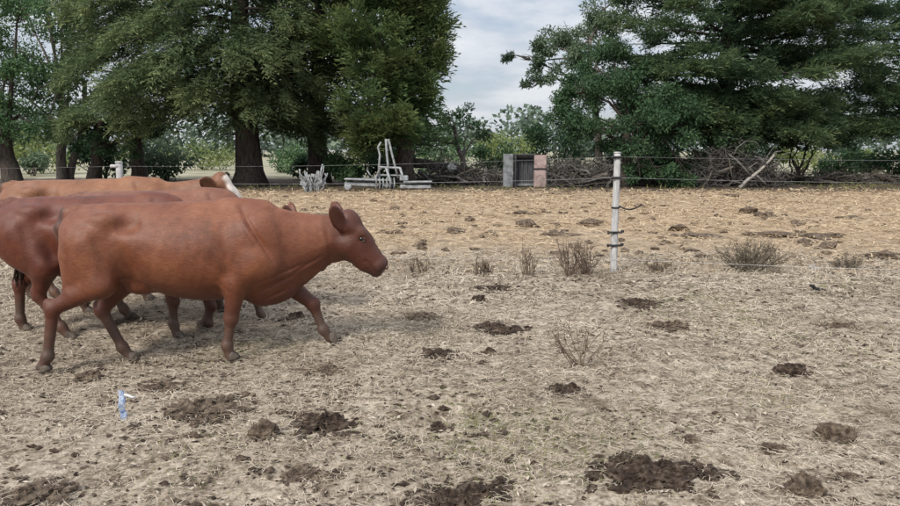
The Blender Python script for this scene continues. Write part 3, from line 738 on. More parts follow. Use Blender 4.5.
def pat(label, px, py, wpx, rng, mat, crumbs=60, h=0.05, aspect=0.6, spread=1.0):
    h *= 0.62
    X, Y = gp(px, py); r = 0.92 * wpx * math.hypot(Y, CAMZ) / FPX / 2
    PATS.append((X, Y, r * 0.95))
    g = Geo()
    n, m = 72, 22
    a = np.arange(n) * 2 * PI / n
    edge = r * np.clip(0.74 + 0.34 * fbm(np.c_[np.cos(a), np.sin(a)] * 1.3 + px, 1.5, 2, 5, 0.75), 0.3, 1.15)
    rr = np.linspace(0, 1, m)
    xs = (np.cos(a) * edge)[None, :] * rr[:, None]; ysl = (np.sin(a) * edge)[None, :] * rr[:, None] * 0.85
    q = np.c_[xs.ravel() + px, ysl.ravel()]
    nz = fbm(q, 14, 8, 4, 0.7).reshape(xs.shape); nb = fbm(q, 3.2 / r * 0.35, 4, 2).reshape(xs.shape)
    prof = 1 - rr[:, None] ** 2.0
    zz = h * prof * (0.75 + 0.35 * nb) + 0.028 * nz * (0.35 + prof) + 0.006 - 0.03 * rr[:, None] ** 5
    P = np.stack([xs, ysl, zz], -1).reshape(-1, 3); P[:, :2] += rng.normal(0, 0.004, (len(P), 2))
    idx = np.arange(n * m).reshape(m, n); nx = np.roll(idx, -1, 1)
    qs = np.stack([idx[:-1], nx[:-1], nx[1:], idx[1:]], -1).reshape(-1, 4)
    hole = fbm(q, 9.0, 33, 3, 0.6) + 1.15 * (1 - np.repeat(rr, n)) - 0.28 + 3.0 * (np.repeat(rr, n) < 0.72)
    g.add(P, qs[hole[qs].mean(1) > 0])
    V, F = ICO1
    for k in range(crumbs * 3):
        t = rng.uniform(0, 1) ** 0.6 * 1.45 * spread; an = rng.uniform(0, 2 * PI)
        s = min(0.028, r * 0.16) * rng.uniform(0.25, 1.0) ** 1.5
        i = int(an / (2 * PI) * n) % n
        c = np.array([math.cos(an) * edge[i] * t, math.sin(an) * edge[i] * t * 0.85, max(0.0, h * (1 - t * t)) * 0.85 + s * 0.2])
        v = V * (1 + 0.35 * rng.normal(size=(len(V), 1))) * np.array([s * rng.uniform(0.8, 1.7), s * rng.uniform(0.8, 1.5), s * 0.7])
        g.add(v + c, F)
    o = link("dung_pat", g.mesh("dung_pat", False), mat, loc=(X, Y, float(gheight(X, Y)[0])))
    return tag(o, label, "dung pat", "dung pats on the near paddock")

def clod(label, px, py, wpx, rng, mat, asp=(1, 0.75, 0.6), name="clod", cat="clod", group="loose clods on the near paddock"):
    X, Y = gp(px, py); r = wpx * math.hypot(Y, CAMZ) / FPX / 2
    g = Geo(); V, F = ICO3
    sd = int(rng.integers(0, 999)); Vn = V * (1 + 0.30 * fbm(V + sd, 1.3, sd, 2) + 0.22 * fbm(V + sd, 4.2, sd + 1, 3, 0.7) + 0.02 * rng.normal(size=len(V)))[:, None]
    Vn[:, 2] = np.where(Vn[:, 2] < 0, Vn[:, 2] * 0.3, Vn[:, 2])
    g.add(Vn * np.array([r * asp[0], r * asp[1], r * asp[2] * 1.2]) + np.array([0, 0, 0.008]), F)
    V, F = ICO1
    for k in range(16):
        q = rng.uniform(0.06, 0.2) * r; a = rng.uniform(0, 2 * PI); t = rng.uniform(0.75, 1.45)
        g.add(V * (1 + 0.3 * rng.normal(size=(len(V), 1))) * np.array([q * 1.3, q, q * 0.7]) + np.array([math.cos(a) * r * t * asp[0], math.sin(a) * r * t * asp[1], q * 0.3]), F)
    o = link(name, g.mesh(name, False), mat, loc=(X, Y, float(gheight(X, Y)[0])))
    return tag(o, label, cat, group)

def build_dung():
    rng = np.random.default_rng(77)
    pats = [("largest fresh dark brown dung pat, at the bottom right of centre", 650, 477, 108, 150, 0.06, M_dung),
            ("dark crumbled dung pat in front of the nearest cow's front legs", 325, 425, 78, 110, 0.06, M_dung),
            ("oval dark dung pat in the middle of the paddock", 493, 329, 62, 90, 0.05, M_dung),
            ("small dark dung pat nearest the fence line weeds", 500, 290, 42, 60, 0.04, M_dung),
            ("thin dung pat just below the cow's muzzle", 421, 318, 44, 50, 0.035, M_dung2),
            ("broken dung pat left of the thistle stalk", 440, 358, 42, 60, 0.04, M_dung),
            ("flat grey brown dung pat touching a broken one", 487, 357, 34, 20, 0.02, M_dung2),
            ("dark dung pat below the right side of the fence post", 640, 306, 54, 70, 0.045, M_dung),
            ("small greenish dark dung pat below the thistle stalk", 566, 388, 42, 50, 0.04, M_dung),
            ("scattered dung at the bottom edge left of the largest pat", 455, 496, 110, 120, 0.035, M_dung),
            ("dark dung pat at the bottom left corner", 36, 498, 66, 60, 0.03, M_dung2),
            ("trampled dung patch behind the blue and white strip", 165, 386, 62, 70, 0.03, M_dung2),
            ("matted old dung patch right of the blue and white strip", 205, 412, 90, 110, 0.03, M_dung2),
            ("loose dung clumps right beside the largest pat", 708, 478, 42, 40, 0.045, M_dung),
            ("old straw covered dung pat under the post's right side", 668, 326, 44, 24, 0.05, M_dung2),
            ("old dung pat on the open ground at the right", 842, 327, 34, 30, 0.04, M_dung2),
            ("worn dung patch below the nearest cow's belly", 130, 322, 42, 40, 0.02, M_dung2),
            ("flattened dung patch at the lower left of centre", 305, 474, 58, 50, 0.025, M_dung2),
            ("crumbled dung patch under the stretched front hoof", 300, 318, 40, 40, 0.025, M_dung2),
            ("worn dung patch right of the nearest cow's hooves", 330, 372, 36, 40, 0.025, M_dung2)]
    for (lab, px, py, w, n, h, m) in pats: pat(lab, px, py, w, rng, m, n, h)
    cl = [("round dark clod left of the crumbled dung pat", 265, 438, 27, M_dung2, (1, .8, .7)),
          ("big grey brown clod with a pale top at lower right", 835, 438, 33, M_dung2, (1, .75, .62)),
          ("dark ridged clod on the right hand ground", 792, 371, 29, M_dung, (1, .7, .5)),
          ("long flat brown clod in the bottom right corner", 845, 483, 29, M_dung2, (1, .5, .3)),
          ("small dark clod right of the largest dung pat", 775, 449, 24, M_dung2, (1, .6, .4)),
          ("grey clod at the bottom edge near the right corner", 806, 499, 34, M_dung2, (1, .8, .75)),
          ("reddish brown clod behind the nearest cow's rear hoof", 88, 373, 22, M_dung2, (1, .8, .5)),
          ("dark clod between two small dung pats", 690, 441, 16, M_dung2, (1, .8, .5)),
          ("small round clod below the broken dung pat", 437, 428, 15, M_dung, (1, .8, .7)),
          ("small clod below the small dung pat near the weeds", 478, 302, 14, M_dung, (1, .8, .7))]
    for (lab, px, py, w, m, a) in cl: clod(lab, px, py, w, rng, m, a)
    clod("pale whitish stone beside the grey bush", 813, 271, 9, rng, M_bleached, (1, .8, 1.0), "stone", "stone", None)
    # crumbs nobody could count
    for (nm, n, y0, y1, s0, s1, pw, lab) in (("manure_crumbs", 15000, 2.8, 12, 0.004, 0.017, 0.8, "small dark manure crumbs strewn over the near paddock"),
                                             ("far_clods", 900, 11, 31, 0.03, 0.085, 0.3, "dark clods strewn over the golden straw beyond the fence")):
        g = Geo(); x, y = wedge(rng, n, y0, y1, pw)
        k = fbm(np.c_[x, y], 0.7, 61, 3) + rng.uniform(-0.6, 0.7, n) > 0.0; x, y = x[k], y[k]
        z = gheight(x, y)
        V = np.array([[1, 0, 0], [-1, 0, 0], [0, 1, 0], [0, -1, 0], [0, 0, 1], [0, 0, -1.0]]); F = np.array([[0, 2, 4], [2, 1, 4], [1, 3, 4], [3, 0, 4], [2, 0, 5], [1, 2, 5], [3, 1, 5], [0, 3, 5]])
        if nm == "far_clods": V, F = ICO1
        for i in range(len(x)):
            s = rng.uniform(s0, s1) * (1 + (rng.uniform() < 0.08) * 1.2)
            v = V * (1 + 0.3 * rng.normal(size=(len(V), 1))) * np.array([s * rng.uniform(0.9, 1.8), s, s * 0.6]); g.add(v + np.array([x[i], y[i], z[i] + s * 0.3]), F)
        o = link(nm, g.mesh(nm, False), M_dung2 if nm == "far_clods" else M_dung); tag(o, lab, "clods", kind="stuff")
    # low dark mats of trodden straw beyond the fence
    far = [(390, 233, 22), (520, 214, 20), (850, 219, 24), (780, 236, 50), (700, 237, 34), (820, 237, 44), (640, 207, 10), (770, 216, 14), (560, 236, 36), (880, 258, 30), (455, 232, 16), (730, 196, 16)]
    labs = ["dark clod heap just right of the cow's forehead", "dark clod heap left of the post beyond the fence", "dark clod heap farthest right beyond the fence", "long dark ridge of clods behind the grey bush", "short dark ridge of clods right of the post",
            "dark ridge of clods right of the grey bush", "small clod heap close right of the post", "small clod heap above the grey bush", "low dark ridge of clods behind the brown weed", "low dark ridge of clods at the right edge", "small clod heap left of the weeds", "clod heap near the shade under the cypress"]
    for (px, py, w), lab in zip(far, labs):
        X, Y = gp(px, py); r = w * Y / FPX / 2; g = Geo()
        lump(g, (0, 0, 0.0), (r, 0.16 + 0.1 * r, 0.07), rng, ICO3, 0.6, rot=False)
        o = link("clod_heap", g.mesh("clod_heap", False), M_dung2, loc=(X, Y, 0)); tag(o, lab, "clods", "clod heaps beyond the fence")

# ------------------------------------------------------------------ cattle
class SDF:
    """a soft union of round limbs and lofted trunk, turned into one continuous mesh"""
    def __init__(self): self.ops = []
    def cone(self, a, b, ra, rb, k=0.05, op='u', sy=1.0):
        a = np.asarray(a, float); b = np.asarray(b, float)
        def f(P):
            ba = b - a; pa = P - a; l2 = (ba * ba).sum()
            h = np.clip((pa @ ba) / l2, 0, 1)
            d = pa - h[:, None] * ba; d = d * np.array([1, 1 / sy, 1])
            return np.sqrt((d * d).sum(1)) - (ra + (rb - ra) * h)
        m = max(ra, rb) + 0.12 + k
        self.ops.append((f, np.minimum(a, b) - m, np.maximum(a, b) + m, k, op))
    def ell(self, c, axes, rad, k=0.05, op='u'):
        c = np.asarray(c, float); A = np.asarray(axes, float); rad = np.asarray(rad, float)
        def f(P):
            q = (P - c) @ A.T
            k0 = np.sqrt(((q / rad) ** 2).sum(1)); k1 = np.sqrt(((q / rad ** 2) ** 2).sum(1)) + 1e-9
            return k0 * (k0 - 1) / k1
        m = rad.max() + 0.12 + k
        self.ops.append((f, c - m, c + m, k, op))
    def raw(self, f, lo, hi, k=0.05, op='u'): self.ops.append((f, np.asarray(lo, float), np.asarray(hi, float), k, op))
    @staticmethod
    def comb(a, d, k, op):
        if op == 'u':
            h = np.maximum(k - np.abs(a - d), 0) / k
            return np.minimum(a, d) - h * h * k * 0.25
        d = -d; h = np.maximum(k - np.abs(a - d), 0) / k      # carve
        return np.maximum(a, d) + h * h * k * 0.25
    def ev(self, P):
        v = np.full(len(P), 1.0)
        for f, lo, hi, k, op in self.ops:
            m = ((P > lo) & (P < hi)).all(1)
            if m.any(): v[m] = self.comb(v[m], f(P[m]), k, op)
        return v
    def mesh(self, lo, hi, h, warp=None):
        lo = np.asarray(lo, float); n = np.ceil((np.asarray(hi) - lo) / h).astype(int) + 1
        ax = [lo[k] + h * np.arange(n[k]) for k in range(3)]
        V = np.full(n, 1.0, np.float32)
        for f, l, u, k, op in self.ops:
            s = [slice(max(0, int((l[j] - lo[j]) / h)), max(0, min(n[j], int((u[j] - lo[j]) / h) + 2))) for j in range(3)]
            sub = V[s[0], s[1], s[2]]
            if sub.size == 0: continue
            G = np.stack(np.meshgrid(ax[0][s[0]], ax[1][s[1]], ax[2][s[2]], indexing='ij'), -1).reshape(-1, 3)
            V[s[0], s[1], s[2]] = self.comb(sub.ravel().astype(float), f(G), k, op).reshape(sub.shape)
        S = V < 0
        c = [S[i:n[0] - 1 + i, j:n[1] - 1 + j, l:n[2] - 1 + l] for i in (0, 1) for j in (0, 1) for l in (0, 1)]
        cnt = sum(x.astype(np.int8) for x in c); act = (cnt > 0) & (cnt < 8)
        ci = np.argwhere(act); vid = np.full(act.shape, -1, np.int64); vid[act] = np.arange(len(ci))
        acc = np.zeros((len(ci), 3)); num = np.zeros(len(ci))
        cor = [(i, j, l) for i in (0, 1) for j in (0, 1) for l in (0, 1)]
        for a in range(8):
            for b in range(a + 1, 8):
                df = np.array(cor[b]) - np.array(cor[a])
                if np.abs(df).sum() != 1: continue
                va = V[tuple((ci + cor[a]).T)]; vb = V[tuple((ci + cor[b]).T)]
                m = (va < 0) != (vb < 0)
                t = np.where(m, va / np.where(m, va - vb, 1), 0)
                acc[m] += (np.array(cor[a]) + t[:, None] * df)[m]; num[m] += 1
        P = lo + h * (ci + acc / num[:, None])
        Q = []
        for d in range(3):
            e = np.zeros(3, int); e[d] = 1
            A = S[tuple(slice(0, n[k] - e[k]) for k in range(3))]; B = S[tuple(slice(e[k], n[k]) for k in range(3))]
            X = np.argwhere(A != B); ins = A[tuple(X.T)]
            u, w = [(1, 2), (2, 0), (0, 1)][d]
            ok = (X[:, u] > 0) & (X[:, w] > 0); X, ins = X[ok], ins[ok]
            eu = np.zeros(3, int); eu[u] = 1; ew = np.zeros(3, int); ew[w] = 1
            q = np.stack([vid[tuple((X - eu - ew).T)], vid[tuple((X - ew).T)], vid[tuple(X.T)], vid[tuple((X - eu).T)]], 1)
            q[~ins] = q[~ins][:, ::-1]; Q.append(q)
        Q = np.concatenate(Q)
        e = h * 0.5
        for _ in range(2):
            g = np.stack([self.ev(P + np.eye(3)[k] * e) - self.ev(P - np.eye(3)[k] * e) for k in range(3)], 1) / (2 * e)
            g2 = np.maximum((g * g).sum(1), 0.3)
            P = P - np.clip(self.ev(P) / g2, -h * 0.6, h * 0.6)[:, None] * g
        return P, Q

def cow_mat(name, dark, mid, light):
    m = bpy.data.materials.new(name); t, N, L = nt(m)
    co = N.new("ShaderNodeTexCoord").outputs["Object"]
    n1 = noise(N, L, 2.2, 4, 0.6, co); n2 = noise(N, L, 60, 4, 0.7, co, (0.35, 1, 1.3)); n3 = noise(N, L, 11, 4, 0.6, co)
    f = math_n(N, L, 'ADD', math_n(N, L, 'MULTIPLY', n1.outputs[0], 0.55), math_n(N, L, 'MULTIPLY', n3.outputs[0], 0.25))
    f = math_n(N, L, 'ADD', f, math_n(N, L, 'MULTIPLY', n2.outputs[0], 0.2))
    r = ramp(N, [(0.38, dark), (0.5, mid), (0.62, light)]); L.new(f, r.inputs[0])
    c = r.outputs[0]
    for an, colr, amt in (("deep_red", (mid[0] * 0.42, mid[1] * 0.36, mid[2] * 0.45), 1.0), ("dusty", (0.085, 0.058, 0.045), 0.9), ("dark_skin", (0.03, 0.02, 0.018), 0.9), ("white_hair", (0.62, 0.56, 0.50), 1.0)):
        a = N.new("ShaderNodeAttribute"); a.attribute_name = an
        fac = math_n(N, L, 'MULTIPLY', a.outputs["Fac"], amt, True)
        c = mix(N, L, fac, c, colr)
    # dried mud and dust caught in the coat
    n5 = noise(N, L, 5.5, 6, 0.75, co, (0.8, 1, 1.2)); r5 = ramp(N, [(0.56, (0, 0, 0)), (0.72, (0.35, 0.35, 0.35))]); L.new(n5.outputs[0], r5.inputs[0])
    c = mix(N, L, r5.outputs[0], c, (0.135, 0.072, 0.038))
    n6 = noise(N, L, 90, 3, 0.8, co, (0.22, 1, 1.1)); r6 = ramp(N, [(0.35, (0.84, 0.82, 0.82)), (0.65, (1.14, 1.12, 1.1))]); L.new(n6.outputs[0], r6.inputs[0])
    c = mix(N, L, 1.0, c, r6.outputs[0], 'MULTIPLY')
    p = bsdf(m); L.new(c, p.inputs["Base Color"])
    L.new(math_n(N, L, 'ADD', math_n(N, L, 'MULTIPLY', n5.outputs[0], 0.35), 0.30), p.inputs["Roughness"])
    p.inputs["Roughness"].default_value = 0.46; p.inputs["Specular IOR Level"].default_value = 0.42
    p.inputs["Sheen Weight"].default_value = 0.04; p.inputs["Sheen Roughness"].default_value = 0.4
    p.inputs["Sheen Tint"].default_value = (1, 0.75, 0.6, 1)
    b = N.new("ShaderNodeBump"); b.inputs["Strength"].default_value = 0.5; b.inputs["Distance"].default_value = 0.006
    n4 = noise(N, L, 150, 3, 0.7, co, (0.25, 1, 1)); L.new(math_n(N, L, 'ADD', n4.outputs[0], n3.outputs[0]), b.inputs["Height"])
    L.new(b.outputs[0], p.inputs["Normal"])
    return m

M_eye = bpy.data.materials.new("eye_black"); nt(M_eye); bsdf(M_eye).inputs["Base Color"].default_value = (0.012, 0.008, 0.007, 1); bsdf(M_eye).inputs["Roughness"].default_value = 0.12
M_lid = mat_noise("eyelid", (0.09, 0.05, 0.036), (0.19, 0.12, 0.09), 20, 0.5, 0.1)
M_hoof = mat_noise("hoof_horn", (0.05, 0.04, 0.033), (0.16, 0.13, 0.105), 14, 0.7, 0.3)
M_nose = mat_noise("wet_nose", (0.10, 0.055, 0.05), (0.34, 0.21, 0.19), 30, 0.3, 0.1)
M_tail = mat_noise("tail_hair", (0.025, 0.014, 0.011), (0.075, 0.04, 0.03), 20, 0.8, 0.8, 60, vec_scale=(3, 3, 0.4))

def sstep(x): x = np.clip(x, 0, 1); return x * x * (3 - 2 * x)

def make_cow(label, mat, loc, yaw, legs, rng, scale=1.0, drop=0.0, turn=0.0, res=0.013, blaze=0.0, belly=0.0, ear=(2.14, 0.24, 1.27), deep=0.5, tail=((0.09, 0, 1.265), (0.01, -0.01, 1.24), (-0.045, -0.03, 1.12), (-0.035, 0.02, 0.90), (0.06, 0.10, 0.70))):
    s = SDF()
    KX = [0.0, 0.055, 0.12, 0.30, 0.55, 0.80, 1.05, 1.25, 1.42, 1.58, 1.68, 1.80, 1.95, 2.10, 2.22, 2.32]
    TOP = [1.17, 1.265, 1.295, 1.312, 1.318, 1.322, 1.325, 1.328, 1.325, 1.300, 1.268, 1.235, 1.210, 1.195, 1.185, 1.165]
    BOT = [1.00, 0.90, 0.80, 0.70, 0.625 - belly, 0.53 - belly, 0.49 - belly, 0.49, 0.475, 0.45, 0.455, 0.53, 0.645, 0.765, 0.80, 0.86]
    WID = [0.09, 0.15, 0.19, 0.235, 0.285, 0.315, 0.315, 0.285, 0.245, 0.205, 0.178, 0.150, 0.120, 0.105, 0.100, 0.09]
    def trunk(P):
        x = np.clip(P[:, 0], KX[0], KX[-1])
        top = smooth_i(x, KX, TOP); bot = smooth_i(x, KX, BOT); w = smooth_i(x, KX, WID)
        c = (top + bot) / 2; h = (top - bot) / 2
        u = (P[:, 2] - c) / h
        neck = sstep((x - 1.45) / 0.5)
        narrow = 1 - 0.42 * np.clip(u, 0, 1) ** 2 * (1 - 0.4 * neck) - 0.30 * np.clip(-u, 0, 1) ** 2 - neck * 0.42 * np.clip(-u - 0.1, 0, 1)
        hip = np.exp(-((x - 0.33) / 0.16) ** 2) * np.clip(u, 0, 1); narrow = narrow + 0.16 * hip
        ww = w * np.maximum(narrow, 0.2)
        q = (np.abs(P[:, 1] / ww) ** 2.25 + np.abs(u) ** 2.25) ** (1 / 2.25)
        f = (q - 1) * np.minimum(w, h) * 0.85
        over = np.maximum(np.maximum(KX[0] - P[:, 0], P[:, 0] - KX[-1]), 0)
        return f + over * 1.0
    s.raw(trunk, (-0.3, -0.6, 0.2), (2.6, 0.6, 1.6), 0.03)
    # withers, spine ridge, hook bones, pin bones
    s.cone((1.30, 0, 1.275), (1.56, 0, 1.24), 0.05, 0.05, 0.10)
    for y in (-1, 1):
        s.ell((0.35, 0.205 * y, 1.19), np.eye(3), (0.085, 0.052, 0.052), 0.11)
        s.ell((0.05, 0.10 * y, 1.13), np.eye(3), (0.05, 0.05, 0.07), 0.12)
        s.ell((0.20, 0.15 * y, 0.95), np.eye(3), (0.175, 0.12, 0.27), 0.12)           # rump muscle
        ca, sa = math.cos(R(24)), math.sin(R(24))
        s.ell((1.48, 0.160 * y, 0.95), [[ca, 0, -sa], [0, 1, 0], [sa, 0, ca]], (0.16, 0.075, 0.27), 0.14)   # shoulder blade
        s.ell((1.57, 0.150 * y, 0.80), np.eye(3), (0.13, 0.085, 0.13), 0.08)
    # brisket folds
    s.cone((1.52, 0, 0.52), (1.72, 0, 0.57), 0.075, 0.06, 0.08)
    # udder
    s.ell((0.55, 0, 0.625), np.eye(3), (0.11, 0.10, 0.07), 0.08)
    # head, set in a frame along the face
    poll = np.array([2.33, 0, 1.23]); e1 = np.array([0.52, 0, -0.854]); e2 = np.array([0.854, 0, 0.52]); e3 = np.array([0, 1.0, 0])
    def H(a, b, c=0.0): return poll + a * e1 + b * e2 + c * e3
    AX = np.stack([e1, e2, e3])
    s.cone(H(0.06, -0.105), H(0.25, -0.09), 0.092, 0.086, 0.06)
    s.cone(H(0.25, -0.090), H(0.47, -0.078), 0.086, 0.072, 0.05)
    s.cone(H(0.02, -0.075), H(0.06, -0.07), 0.058, 0.06, 0.06)
    for y in (-1, 1):
        s.cone(H(0.22, -0.20, 0.040 * y), H(0.42, -0.170, 0.024 * y), 0.098, 0.066, 0.06)
        s.ell(H(0.185, -0.055, 0.075 * y), AX, (0.055, 0.038, 0.030), 0.04)            # brow
        s.ell(H(0.225, -0.075, 0.118 * y), np.eye(3), (0.026, 0.02, 0.022), 0.025, 'c') # eye socket
        s.ell(H(0.535, -0.022, 0.064 * y), AX, (0.024, 0.030, 0.022), 0.015, 'c')       # nostril
        # ear: a cupped leaf
        b0 = H(0.085, -0.165, 0.095 * y); tip = np.array([ear[0], ear[1] * y, ear[2]]); ax = tip - b0; ln = np.linalg.norm(ax); ax /= ln
        nn = np.array([0.55, 0.8 * y, -0.15]); nn = nn - ax * (nn @ ax); nn /= np.linalg.norm(nn); sd = np.cross(ax, nn)
        s.cone(H(0.09, -0.12, 0.08 * y), b0 + ax * 0.06, 0.04, 0.032, 0.04)
        A3 = np.stack([ax, sd, nn])
        s.ell(b0 + ax * ln * 0.55, A3, (ln * 0.56, 0.068, 0.022), 0.03)
        s.ell(b0 + ax * ln * 0.55 + nn * 0.030, A3, (ln * 0.44, 0.046, 0.020), 0.02, 'c')
    s.cone(H(0.40, -0.17), H(0.54, -0.13), 0.072, 0.052, 0.04)                        # lower jaw and chin
    s.ell(H(0.510, -0.080), AX, (0.060, 0.084, 0.084), 0.04)                              # muzzle
    for y in (-1, 1): s.cone(H(0.40, -0.150, 0.092 * y), H(0.575, -0.128, 0.066 * y), 0.008, 0.008, 0.014, 'c')   # mouth line
    # legs
    hooves = []
    for kind, side, J in legs:
        y = side
        if kind == 'h':
            hip, st, hk, ft, hf = J
            s.cone((hip[0], 0.145 * y, hip[1]), (st[0], 0.20 * y, st[1]), 0.17, 0.115, 0.09)
            s.cone((hip[0] - 0.08, 0.13 * y, hip[1] - 0.12), ((st[0] + hk[0]) / 2 - 0.03, 0.165 * y, (st[1] + hk[1]) / 2 + 0.06), 0.13, 0.075, 0.08)
            s.cone((st[0], 0.195 * y, st[1]), (hk[0], 0.165 * y, hk[1]), 0.108, 0.056, 0.05)
            s.cone((hk[0] - 0.028, 0.165 * y, hk[1] + 0.045), (hk[0], 0.165 * y, hk[1] - 0.02), 0.038, 0.05, 0.03)   # point of the hock
            rl = (0.050, 0.037, 0.045)
            p3 = (hk[0], 0.165 * y, hk[1]); p4 = (ft[0], 0.165 * y, ft[1]); p5 = (hf[0], 0.168 * y, hf[1])
        else:
            sh, el, kn, ft, hf = J
            s.cone((sh[0], 0.165 * y, sh[1]), (el[0], 0.17 * y, el[1]), 0.125, 0.098, 0.07)
            s.cone((el[0], 0.17 * y, el[1]), (kn[0], 0.155 * y, kn[1]), 0.092, 0.056, 0.05)
            s.ell((kn[0], 0.155 * y, kn[1]), np.eye(3), (0.061, 0.056, 0.066), 0.02)
            rl = (0.046, 0.036, 0.045)
            p3 = (kn[0], 0.155 * y, kn[1]); p4 = (ft[0], 0.15 * y, ft[1]); p5 = (hf[0], 0.155 * y, hf[1])
        s.cone(p3, p4, rl[0], rl[1], 0.03)
        s.ell(p4, np.eye(3), (rl[2], rl[2] * 0.95, rl[2] * 1.05), 0.03)
        s.cone(p4, p5, 0.039, 0.042, 0.03)
        pa = np.array(p4); pb = np.array(p5); hooves.append((pa, pb))
    # tail bone
    for k in range(len(tail) - 1):
        s.cone(tail[k], tail[k + 1], 0.045 - 0.006 * k, 0.039 - 0.006 * k, 0.04)
    P, Q = s.mesh((-0.42, -0.48, -0.09), (2.80, 0.48, 1.42), res)
    # fine skin relief
    nrm = np.stack([s.ev(P + np.eye(3)[k] * 0.006) - s.ev(P - np.eye(3)[k] * 0.006) for k in range(3)], 1); nrm = unit(nrm)
    body = sstep((P[:, 2] - 0.45) / 0.2)
    P0 = P.copy()
    P = P + nrm * ((0.0035 * fbm(P0 * np.array([1, 1, 0.6]), 6.0, 71, 3)) * body)[:, None]
    # creases of the hide: shallow folds pressed into the surface
    def crease(a, b, w, dep, bulge=0.5):
        nonlocal P
        a = np.asarray(a, float); b = np.asarray(b, float)
        pa = P0[:, [0, 2]] - a; ba = b - a; h = np.clip((pa @ ba) / (ba @ ba), 0, 1)
        d = np.linalg.norm(pa - h[:, None] * ba, axis=1)
        side = (pa[:, 0] * ba[1] - pa[:, 1] * ba[0]) / np.linalg.norm(ba)
        fade = np.sin(PI * np.clip(h * 0.92 + 0.04, 0, 1)) ** 0.7
        am = -np.exp(-(d / w) ** 2) + bulge * np.exp(-((side - 1.7 * w) / (1.3 * w)) ** 2) * (d < 4 * w)
        P = P + nrm * (am * dep * fade * np.clip(np.abs(nrm[:, 1]) * 1.5, 0, 1))[:, None]
    crease((1.40, 1.27), (1.66, 0.84), 0.020, 0.024); crease((1.26, 1.10), (1.31, 0.62), 0.045, 0.014, 0.3)
    crease((1.50, 0.56), (1.80, 0.70), 0.014, 0.012); crease((1.48, 0.64), (1.90, 0.80), 0.013, 0.010)
    crease((1.56, 0.50), (1.76, 0.58), 0.012, 0.010); crease((1.80, 0.72), (2.05, 0.86), 0.012, 0.008)
    crease((2.08, 1.10), (2.12, 0.86), 0.016, 0.008); crease((0.44, 1.13), (0.64, 1.17), 0.06, 0.046, 0.0)
    crease((0.30, 1.10), (0.36, 0.82), 0.035, 0.012, 0.3); crease((0.48, 0.98), (0.56, 0.70), 0.055, 0.034, 0.3); crease((0.16, 1.16), (0.30, 1.17), 0.035, 0.014, 0.0)
    crease((0.14, 1.12), (0.10, 0.86), 0.03, 0.008, 0.2); crease((1.20, 0.72), (1.30, 0.58), 0.014, 0.006); crease((1.17, 0.66), (1.26, 0.54), 0.012, 0.006)
    for k in range(6): crease((0.76 + 0.09 * k, 1.05), (0.69 + 0.09 * k, 0.72), 0.022, 0.0012, 0.6)
    # markings of the hide
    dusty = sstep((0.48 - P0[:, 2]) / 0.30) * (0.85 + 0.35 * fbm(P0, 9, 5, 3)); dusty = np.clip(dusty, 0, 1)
    ha = (P0 - poll) @ e1; hb = (P0 - poll) @ e2
    onhead = (P0[:, 0] > 2.1)
    dark = np.where(onhead, sstep((ha - 0.44) / 0.10) * 0.55, 0) + 0.7 * sstep((0.015 - P0[:, 0]) / 0.03) * (np.abs(P0[:, 1]) < 0.085) * (P0[:, 2] > 0.6)
    dr = 0.25 + 0.25 * fbm(P0, 1.6, 9, 3)
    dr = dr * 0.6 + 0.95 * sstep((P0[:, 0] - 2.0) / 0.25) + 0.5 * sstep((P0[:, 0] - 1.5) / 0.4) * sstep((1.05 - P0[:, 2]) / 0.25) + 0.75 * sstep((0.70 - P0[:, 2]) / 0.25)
    wh = np.zeros(len(P0))
    if blaze > 0: wh = np.where(onhead & (ha > 0.02), sstep((hb + 0.062 + 0.02 * fbm(P0, 14, 3, 2)) / 0.03), 0) * blaze
    # head turn and height
    def warp(p):
        t = sstep((p[:, 0] - 1.45) / 0.85)
        q = p.copy(); q[:, 2] -= drop * t; q[:, 1] += turn * t * t * np.clip(p[:, 0] - 1.4, 0, 2); return q
    me_g = Geo(); me_g.add(warp(P), Q)
    me = me_g.mesh("cow")
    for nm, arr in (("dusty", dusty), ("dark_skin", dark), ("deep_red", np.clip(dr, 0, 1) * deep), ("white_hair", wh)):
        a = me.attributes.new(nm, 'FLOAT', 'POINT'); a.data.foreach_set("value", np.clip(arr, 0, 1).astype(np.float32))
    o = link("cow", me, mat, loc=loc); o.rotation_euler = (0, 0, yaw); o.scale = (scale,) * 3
    tag(o, label, "cow", "red brown cattle walking past")
    def part(name, fill, m, smooth=True):
        g = Geo(); fill(g); g.v = [warp(v) for v in g.v]
        return link(name, g.mesh(name, smooth), m, o)
    v3, f3 = ico(3)
    for y in (-1, 1):
        c = H(0.225, -0.078, 0.098 * y)
        part("eye", lambda g: g.add(v3 * np.array([0.025, 0.016, 0.019]) + c, f3), M_eye)
        def lid(g):
            a = np.linspace(-1.0, 1.6, 10)
            pts = c + np.array([0, 0.012 * y, 0]) + np.cos(a)[:, None] * e1 * 0.022 + np.sin(a)[:, None] * e2 * 0.020
            g.tube(pts, 0.0045, 6)
        part("eyelid", lid, M_lid)
    part("nose_pad", lambda g: g.add((v3 * np.array([0.028, 0.022, 0.058])) @ AX + H(0.552, -0.036), f3), M_nose)
